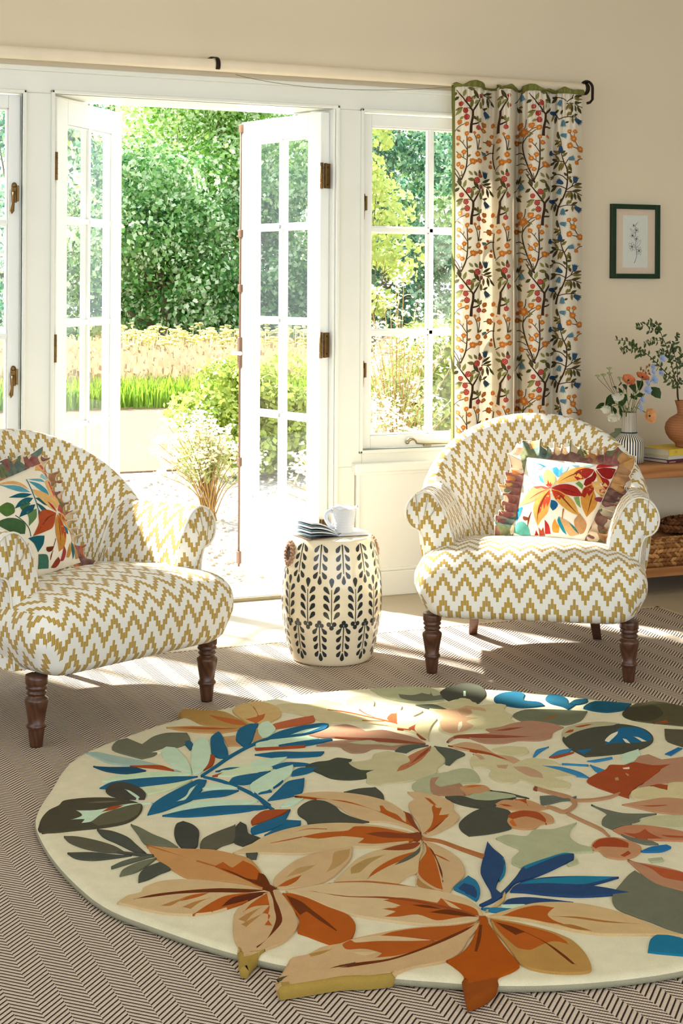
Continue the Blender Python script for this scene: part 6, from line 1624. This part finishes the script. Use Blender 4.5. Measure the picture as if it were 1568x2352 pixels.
R(5, ORA, [(190,555),(200,600),(210,650),(200,720),(230,770),(165,765),(200,700),(150,690),(195,640),(110,650),(30,690),(80,630)]); R(5, 'A87C44', [(0,730),(60,690),(170,640),(100,700),(60,750)], [(20,760),(90,720),(180,680),(120,730),(60,780)]); R(5, DRU, [(190,545),(215,600),(225,660),(237,720),(215,790),(180,850),(120,905),(170,872),(240,805),(288,740),(272,660),(245,600),(225,540)]); R(5, MUS, [(12,900),(60,925),(120,920),(180,912),(110,962),(70,1020),(30,1016),(22,955)])
R(5, 'A65316', [(280,560),(330,560),(430,585),(560,640),(690,690),(738,750),(715,835),(680,880),(600,875),(520,850),(440,820),(380,800),(388,720),(350,660),(310,610)]); R(5, DRU, [(295,568),(400,610),(480,670),(560,730),(632,792),(612,797),(520,740),(430,678),(392,705),(340,645)])
R(5, 'C4A477', [(220,495),(235,460),(300,400),(380,345),(480,310),(600,280),(712,262),(707,330),(650,400),(590,455),(500,500),(380,525),(260,530)]); R(5, 'B08C56', [(600,300),(705,280),(692,340),(620,400),(540,440),(580,370)], [(290,470),(380,400),(500,380),(420,430)]); R(5, ORA, [(240,525),(300,485),(412,440),(370,490),(310,520)])
R(5, DRU, [(150,480),(200,505),(240,530),(225,550),(195,555),(160,545)])
# --- blue sprig, right
R(6, NAV, [(305,240),(350,290),(410,340),(430,400),(420,450),(380,500),(370,560),(400,590),(340,620),(330,570),(290,500),(262,440),(275,360),(290,300)], [(390,590),(440,540),(500,470),(545,410),(620,375),(720,340),(830,310),(885,318),(880,350),(800,390),(720,430),(600,480),(500,510),(450,560),(420,590)], [(460,572),(480,542),(560,500),(700,475),(900,465),(1185,467),(1080,500),(985,525),(1100,540),(1255,570),(1100,590),(900,600),(700,590),(560,575)], [(410,660),(450,625),(560,610),(700,618),(885,640),(750,645),(640,650),(560,665)], [(255,662),(320,630),(390,590),(425,592),(350,640),(280,670)])
R(6, '22748F', [(410,345),(430,400),(420,460),(385,505),(408,430)], [(500,530),(600,495),(800,475),(1000,465),(1175,469),(1050,505),(950,525),(700,520)], [(545,410),(620,375),(720,340),(830,310),(882,318),(800,330),(640,395),(560,430)]); R(6, '2A6F8E', [(180,470),(230,500),(262,560),(250,620),(235,635),(160,590),(85,555),(130,510)]); R(6, NAV, [(150,520),(220,540),(250,600),(235,632),(160,590),(110,562)])
R(6, MNT, [(400,662),(560,658),(575,668),(480,692),(420,682)]); R(6, '2A6F8E', [(268,684),(360,682),(475,687),(440,707),(340,705)]); RS(6, 'BFA068', [6,14,18,20,10], [(300,705),(360,672),(415,625),(422,590),(425,575)])
# --- the big star leaf at the near edge
R(5, 'CBB084', [(300,545),(450,515),(620,485),(800,478),(1000,495),(1120,515),(1300,545),(1420,580),(1490,625),(1530,690),(1480,715),(1350,740),(1180,745),(1000,730),(850,710),(700,685),(560,640),(440,590)])
R(5, ORA, [(900,600),(1000,580),(1120,590),(1240,610),(1260,580),(1330,600),(1420,620),(1490,650),(1510,690),(1380,705),(1240,725),(1120,690),(1000,705),(900,705),(980,670),(890,655),(1010,632)]); R(5, 'C9AC7E', [(1270,585),(1330,612),(1400,655),(1330,640)], [(900,640),(1010,640),(960,650)]); R(5, '8A4522', [(440,545),(700,575),(920,575),(1080,590),(1250,620),(1420,660),(1520,697),(1400,675),(1220,635),(1050,605),(880,590),(650,582)]); R(5, DRU, [(1180,672),(1300,650),(1450,680),(1525,702),(1350,692)], [(1060,625),(1180,625),(1300,655),(1160,645)]); R(5, 'A86430', [(560,500),(610,488),(800,478),(1000,495),(1120,518),(980,507),(780,492)])
R(5, 'C2A072', [(1515,720),(1440,740),(1300,755),(1150,760),(1000,780),(850,810),(720,840),(640,870),(540,890),(440,940),(350,960),(290,1040),(252,1105),(270,1150),(450,1120),(650,1085),(850,1075),(980,1050),(1100,1010),(1300,970),(1400,900),(1440,830),(1500,760)])
R(5, 'A6541A', [(1510,722),(1350,750),(1150,765),(960,795),(850,830),(720,842),(650,880),(680,912),(800,905),(900,930),(860,960),(1000,945),(1150,900),(1280,850),(1400,790)]); R(5, 'CBB084', [(700,848),(850,820),(1000,822),(1255,848),(1100,855),(880,858),(730,868)], [(720,925),(880,920),(800,945)]); R(5, DRU, [(1515,722),(1440,780),(1300,850),(1100,930),(950,977),(750,1012),(500,1052),(300,1088),(258,1105),(300,1075),(500,1035),(740,990),(950,960),(1150,890),(1350,800)]); R(5, '4A4A34', [(740,985),(740,1000),(500,1050),(300,1090),(256,1112),(300,1072),(520,1030)]); R(5, MUS, [(252,1108),(300,1105),(450,1090),(650,1064),(850,1052),(980,1040),(975,1058),(850,1078),(650,1088),(450,1122),(270,1152)]); R(5, 'A8803E', [(440,940),(520,920),(600,905),(540,940),(460,960)])
R(6, 'A24E0E', [(290,745),(350,830),(420,930),(530,1070),(480,1105),(390,1145),(372,1190),(290,1255),(185,1300),(165,1200),(155,1130),(100,1080),(40,1040),(110,1010),(170,960),(210,900),(240,830),(265,770)]); R(6, DRU, [(252,800),(285,800),(277,900),(252,985),(220,982),(235,900)]); R(6, '8A4616', [(155,1150),(250,1158),(385,1150),(372,1192),(290,1258),(185,1302),(166,1210)])
R(6, 'AE8446', [(330,755),(450,770),(600,800),(750,840),(870,890),(920,930),(985,1010),(1000,1100),(850,1115),(700,1105),(600,1085),(530,1050),(480,980),(420,900),(360,830)]); R(6, ORA, [(330,760),(500,790),(640,820),(770,860),(850,910),(860,930),(760,910),(690,930),(600,970),(520,960),(440,900),(380,840)]); R(6, DRU, [(345,775),(480,808),(600,858),(740,930),(840,1000),(912,1062),(880,1062),(780,987),(680,912),(560,852),(500,872),(430,832)])
R(6, 'C7A876', [(300,745),(400,710),(500,680),(620,650),(780,640),(950,650),(1150,690),(1300,740),(1450,800),(1640,858),(1400,850),(1200,852),(1050,850),(900,830),(750,800),(560,760),(400,748)]); R(6, ORA, [(400,740),(520,690),(640,665),(765,680),(720,730),(760,765),(860,800),(740,790),(560,757)]); R(6, 'A06A34', [(720,740),(900,737),(1100,762),(1345,785),(1100,780),(900,755)], [(760,790),(870,790),(1040,840),(900,828)])
R(5, 'A24E0E', [(1500,690),(1545,690),(1560,720),(1530,745),(1505,722)])

# the pattern runs on over the part of the rug that lies beyond the picture
def _px(p):
    x, y = p[0]-CX, p[1]-CY
    return 784+F_PX*(_ca*x-_sa*y)/(_sa*x+_ca*y)
_more = []
for col, pts in RUG:
    q = [Vector((2*RCX-p.x+.03, 2*RCY-p.y)) for p in pts]
    if min(_px(p) for p in q) > 1585 and max((p-Vector((RCX, RCY))).length for p in q) < .97: _more.append((col, q))
RUG = _more+RUG
_pile = {}
def pile(h):
    if h in _pile: return _pile[h]
    t = NT('wool_pile_'+h); c = lin(h)
    f = t.math('ADD', t.math('MULTIPLY', t.noise(420., 3.), .55), t.math('MULTIPLY', t.noise(26., 3.), .45))
    lo = tuple(x*.70 for x in c[:3])+(1,); hi = tuple(min(1, x*1.2) for x in c[:3])+(1,)
    t.bsdf(t.mix(f, lo, hi), .95, .05, t.bump(t.noise(650., 3.), .5, .003))
    _pile[h] = t.m
    return t.m
cols = [CRM, '9A957C']; mb = MB()  # second tone: rim pile, darkened to paint in the shade at the edge
NR = 180; RG = random.Random(5); ph = [RG.uniform(0, 6) for _ in range(6)]
EDGE_PX = [(434,1655),(331,1690),(283,1708),(203.6,1741),(152,1815),(124.4,1853),(112,1885),(113,1905),(124,1923),(155,1972),(203.6,2024),(279,2084),(400,2126),(534,2170),(630,2194),(720,2212),(930,2229),(1078,2239),(1166,2244),(1372,2234),(1510,2217),(1568,2207),(1461,1609),(1377,1603),(1276,1592),(1124,1581),(1000,1578),(862,1582),(765,1590),(634,1610),(540,1630)]
_pol = []
for x_, y_ in EDGE_PX:
    p_ = onz(x_, y_, RTOP); _pol.append((math.atan2(p_.y-RCY, p_.x-RCX) % (2*PI), math.hypot(p_.x-RCX, p_.y-RCY)))
_pol.sort()
# the part of the round beyond the picture runs on as a true circle
_full = []
for i_ in range(len(_pol)):
    a0_, r0_ = _pol[i_]; a1_, r1_ = _pol[(i_+1) % len(_pol)]; d_ = (a1_-a0_) % (2*PI); n_ = max(1, int(d_/.12))
    for k_ in range(n_):
        f_ = k_/n_; _full.append((a0_+d_*f_, r0_+(r1_-r0_)*f_ if n_ < 5 else (r0_*(1-f_)+r1_*f_)*(1-math.sin(PI*f_)**.5)+RR*math.sin(PI*f_)**.5))
def _lin(a):
    a = a % (2*PI)
    for i in range(len(_full)):
        a0, r0 = _full[i]; a1, r1 = _full[(i+1) % len(_full)]
        d = (a1-a0) % (2*PI); e = (a-a0) % (2*PI)
        if e <= d: return r0+(r1-r0)*e/max(d, 1e-6)
    return RR
def rrad(a): return (_lin(a-.05)+2*_lin(a)+_lin(a+.05))/4+.014
prof = [(-.004, RZ0, 1), (.003, RZ0+.003, 1), (.006, RZ0+.010, 1), (.003, RTOP-.006, 1), (-.004, RTOP-.0015, 0), (-.014, RTOP, 0)]
b0 = 0
for dr_, z, _ in prof:
    for k in range(NR):
        a = 2*PI*k/NR; q = rrad(a)+dr_; mb.v.append((RCX+q*math.cos(a), RCY+q*math.sin(a), z))
for j in range(len(prof)-1):
    for k in range(NR):
        mb.face([j*NR+k, j*NR+(k+1) % NR, (j+1)*NR+(k+1) % NR, (j+1)*NR+k], 1 if j < 3 else 0, None, True)
mb.face([(len(prof)-1)*NR+k for k in range(NR)], 0, None, False)
mb.face([k for k in range(NR)][::-1], 1)
for n_, (col, pts) in enumerate(RUG):
    if col not in cols: cols.append(col)
    ci = cols.index(col)
    P = crom([(p.x, p.y, 0) for p in pts], 4, True, .25)
    out = [Vector((p.x, p.y)) for p in P]
    # keep inside the round, except the leaf tips that are shaped past it
    zt = RTOP+.0032+.000006*n_
    area = sum(out[i-1].x*out[i].y-out[i].x*out[i-1].y for i in range(len(out)))
    if area < 0: out.reverse()
    ring = []
    N_ = len(out)
    for i in range(N_):
        a, b, c = out[i-1], out[i], out[(i+1) % N_]
        d = (c-a); d = d.normalized() if d.length > 1e-9 else Vector((1, 0)); ring.append(Vector((-d.y, d.x)))
    big = abs(area) > .0012
    ins = .0022 if big else .0008
    b = len(mb.v); ov = []
    for p in out:
        dp_ = p-Vector((RCX, RCY)); over = dp_.length > rrad(math.atan2(dp_.y, dp_.x))-.003
        ov.append(over); mb.v.append((p.x, p.y, RZ0+.002 if over else RTOP-.002))
    for p, q, o_v in zip(out, ring, ov): mb.v.append((p.x-q.x*.003, p.y-q.y*.003, zt-.009) if o_v else (p.x+q.x*ins*.15, p.y+q.y*ins*.15, zt-.0007))
    for p, q, o_v in zip(out, ring, ov):
        i_ = min(ins*3, .0055) if o_v else ins
        mb.v.append((p.x+q.x*i_, p.y+q.y*i_, zt-(.0008 if o_v else 0)))
    for j in range(2):
        for i in range(N_): mb.face([b+j*N_+i, b+j*N_+(i+1) % N_, b+(j+1)*N_+(i+1) % N_, b+(j+1)*N_+i], ci, None, True)
    top = [Vector((mb.v[b+2*N_+i][0], mb.v[b+2*N_+i][1], 0)) for i in range(N_)]
    for tri in tessellate_polygon([top]):
        A_, B_, C_ = (top[i] for i in tri)
        idx = [b+2*N_+i for i in tri]
        if (B_-A_).cross(C_-A_).z < 0: idx.reverse()
        mb.face(idx, ci, None, False)
rug = mb.build('floral_rug', [pile(c) for c in cols])
tag(rug, 'large round wool rug with rust, tan and blue leaves on a cream ground', 'rug')

# ================================================================== light, sky, camera
sun = bpy.data.lights.new('sun', 'SUN'); sun.energy = 30.; sun.angle = math.radians(2.6); sun.color = (1., .965, .91)
so = bpy.data.objects.new('sun', sun); COL.objects.link(so)
sd_ = Vector((.469, -.883, 0)).normalized()*math.cos(math.radians(40))+Vector((0, 0, -math.sin(math.radians(40))))
so.rotation_euler = sd_.to_track_quat('-Z', 'Y').to_euler(); so.location = (-6, 10, 12)
wd = bpy.data.worlds.new('sky'); S.world = wd; wd.use_nodes = True
nt = wd.node_tree; nt.nodes.clear()
ow = nt.nodes.new('ShaderNodeOutputWorld'); bg = nt.nodes.new('ShaderNodeBackground'); nt.links.new(bg.outputs[0], ow.inputs[0])
tc = nt.nodes.new('ShaderNodeTexCoord'); sx = nt.nodes.new('ShaderNodeSeparateXYZ'); nt.links.new(tc.outputs['Generated'], sx.inputs[0])
rp_ = nt.nodes.new('ShaderNodeValToRGB'); nt.links.new(sx.outputs[2], rp_.inputs[0])
rp_.color_ramp.elements[0].color = (.86, .93, 1., 1); rp_.color_ramp.elements[1].color = (.68, .83, 1., 1)
nt.links.new(rp_.outputs[0], bg.inputs[0]); bg.inputs[1].default_value = 3.4
cam = bpy.data.cameras.new('camera'); co = bpy.data.objects.new('camera', cam); COL.objects.link(co)
cam.sensor_fit = 'VERTICAL'; cam.sensor_height = 36.; cam.lens = F_PX/2352*36
cam.shift_y = -(1176-Y0)/2352; cam.clip_end = 300
co.location = (CX, CY, CZ)
fw_ = Vector((_sa, _ca, 0)); rt = Vector((_ca, -_sa, 0)); upv = Vector((0, 0, 1))
r2 = rt*math.cos(ROLL)-upv*math.sin(-ROLL); u2 = upv*math.cos(ROLL)-rt*math.sin(ROLL)
co.rotation_euler = Matrix((r2, u2, -fw_)).transposed().to_euler()
S.camera = co
S.view_settings.view_transform = 'Standard'; S.view_settings.look = 'None'; S.view_settings.gamma = 1.
S.view_settings.use_curve_mapping = False; S.view_settings.exposure = -.1
cy = S.cycles if hasattr(S, 'cycles') else None
if cy:
    cy.max_bounces = 7; cy.diffuse_bounces = 4; cy.glossy_bounces = 3; cy.transmission_bounces = 5; cy.transparent_max_bounces = 14
    cy.use_denoising = True; cy.sample_clamp_indirect = 8.; cy.caustics_reflective = False; cy.caustics_refractive = False
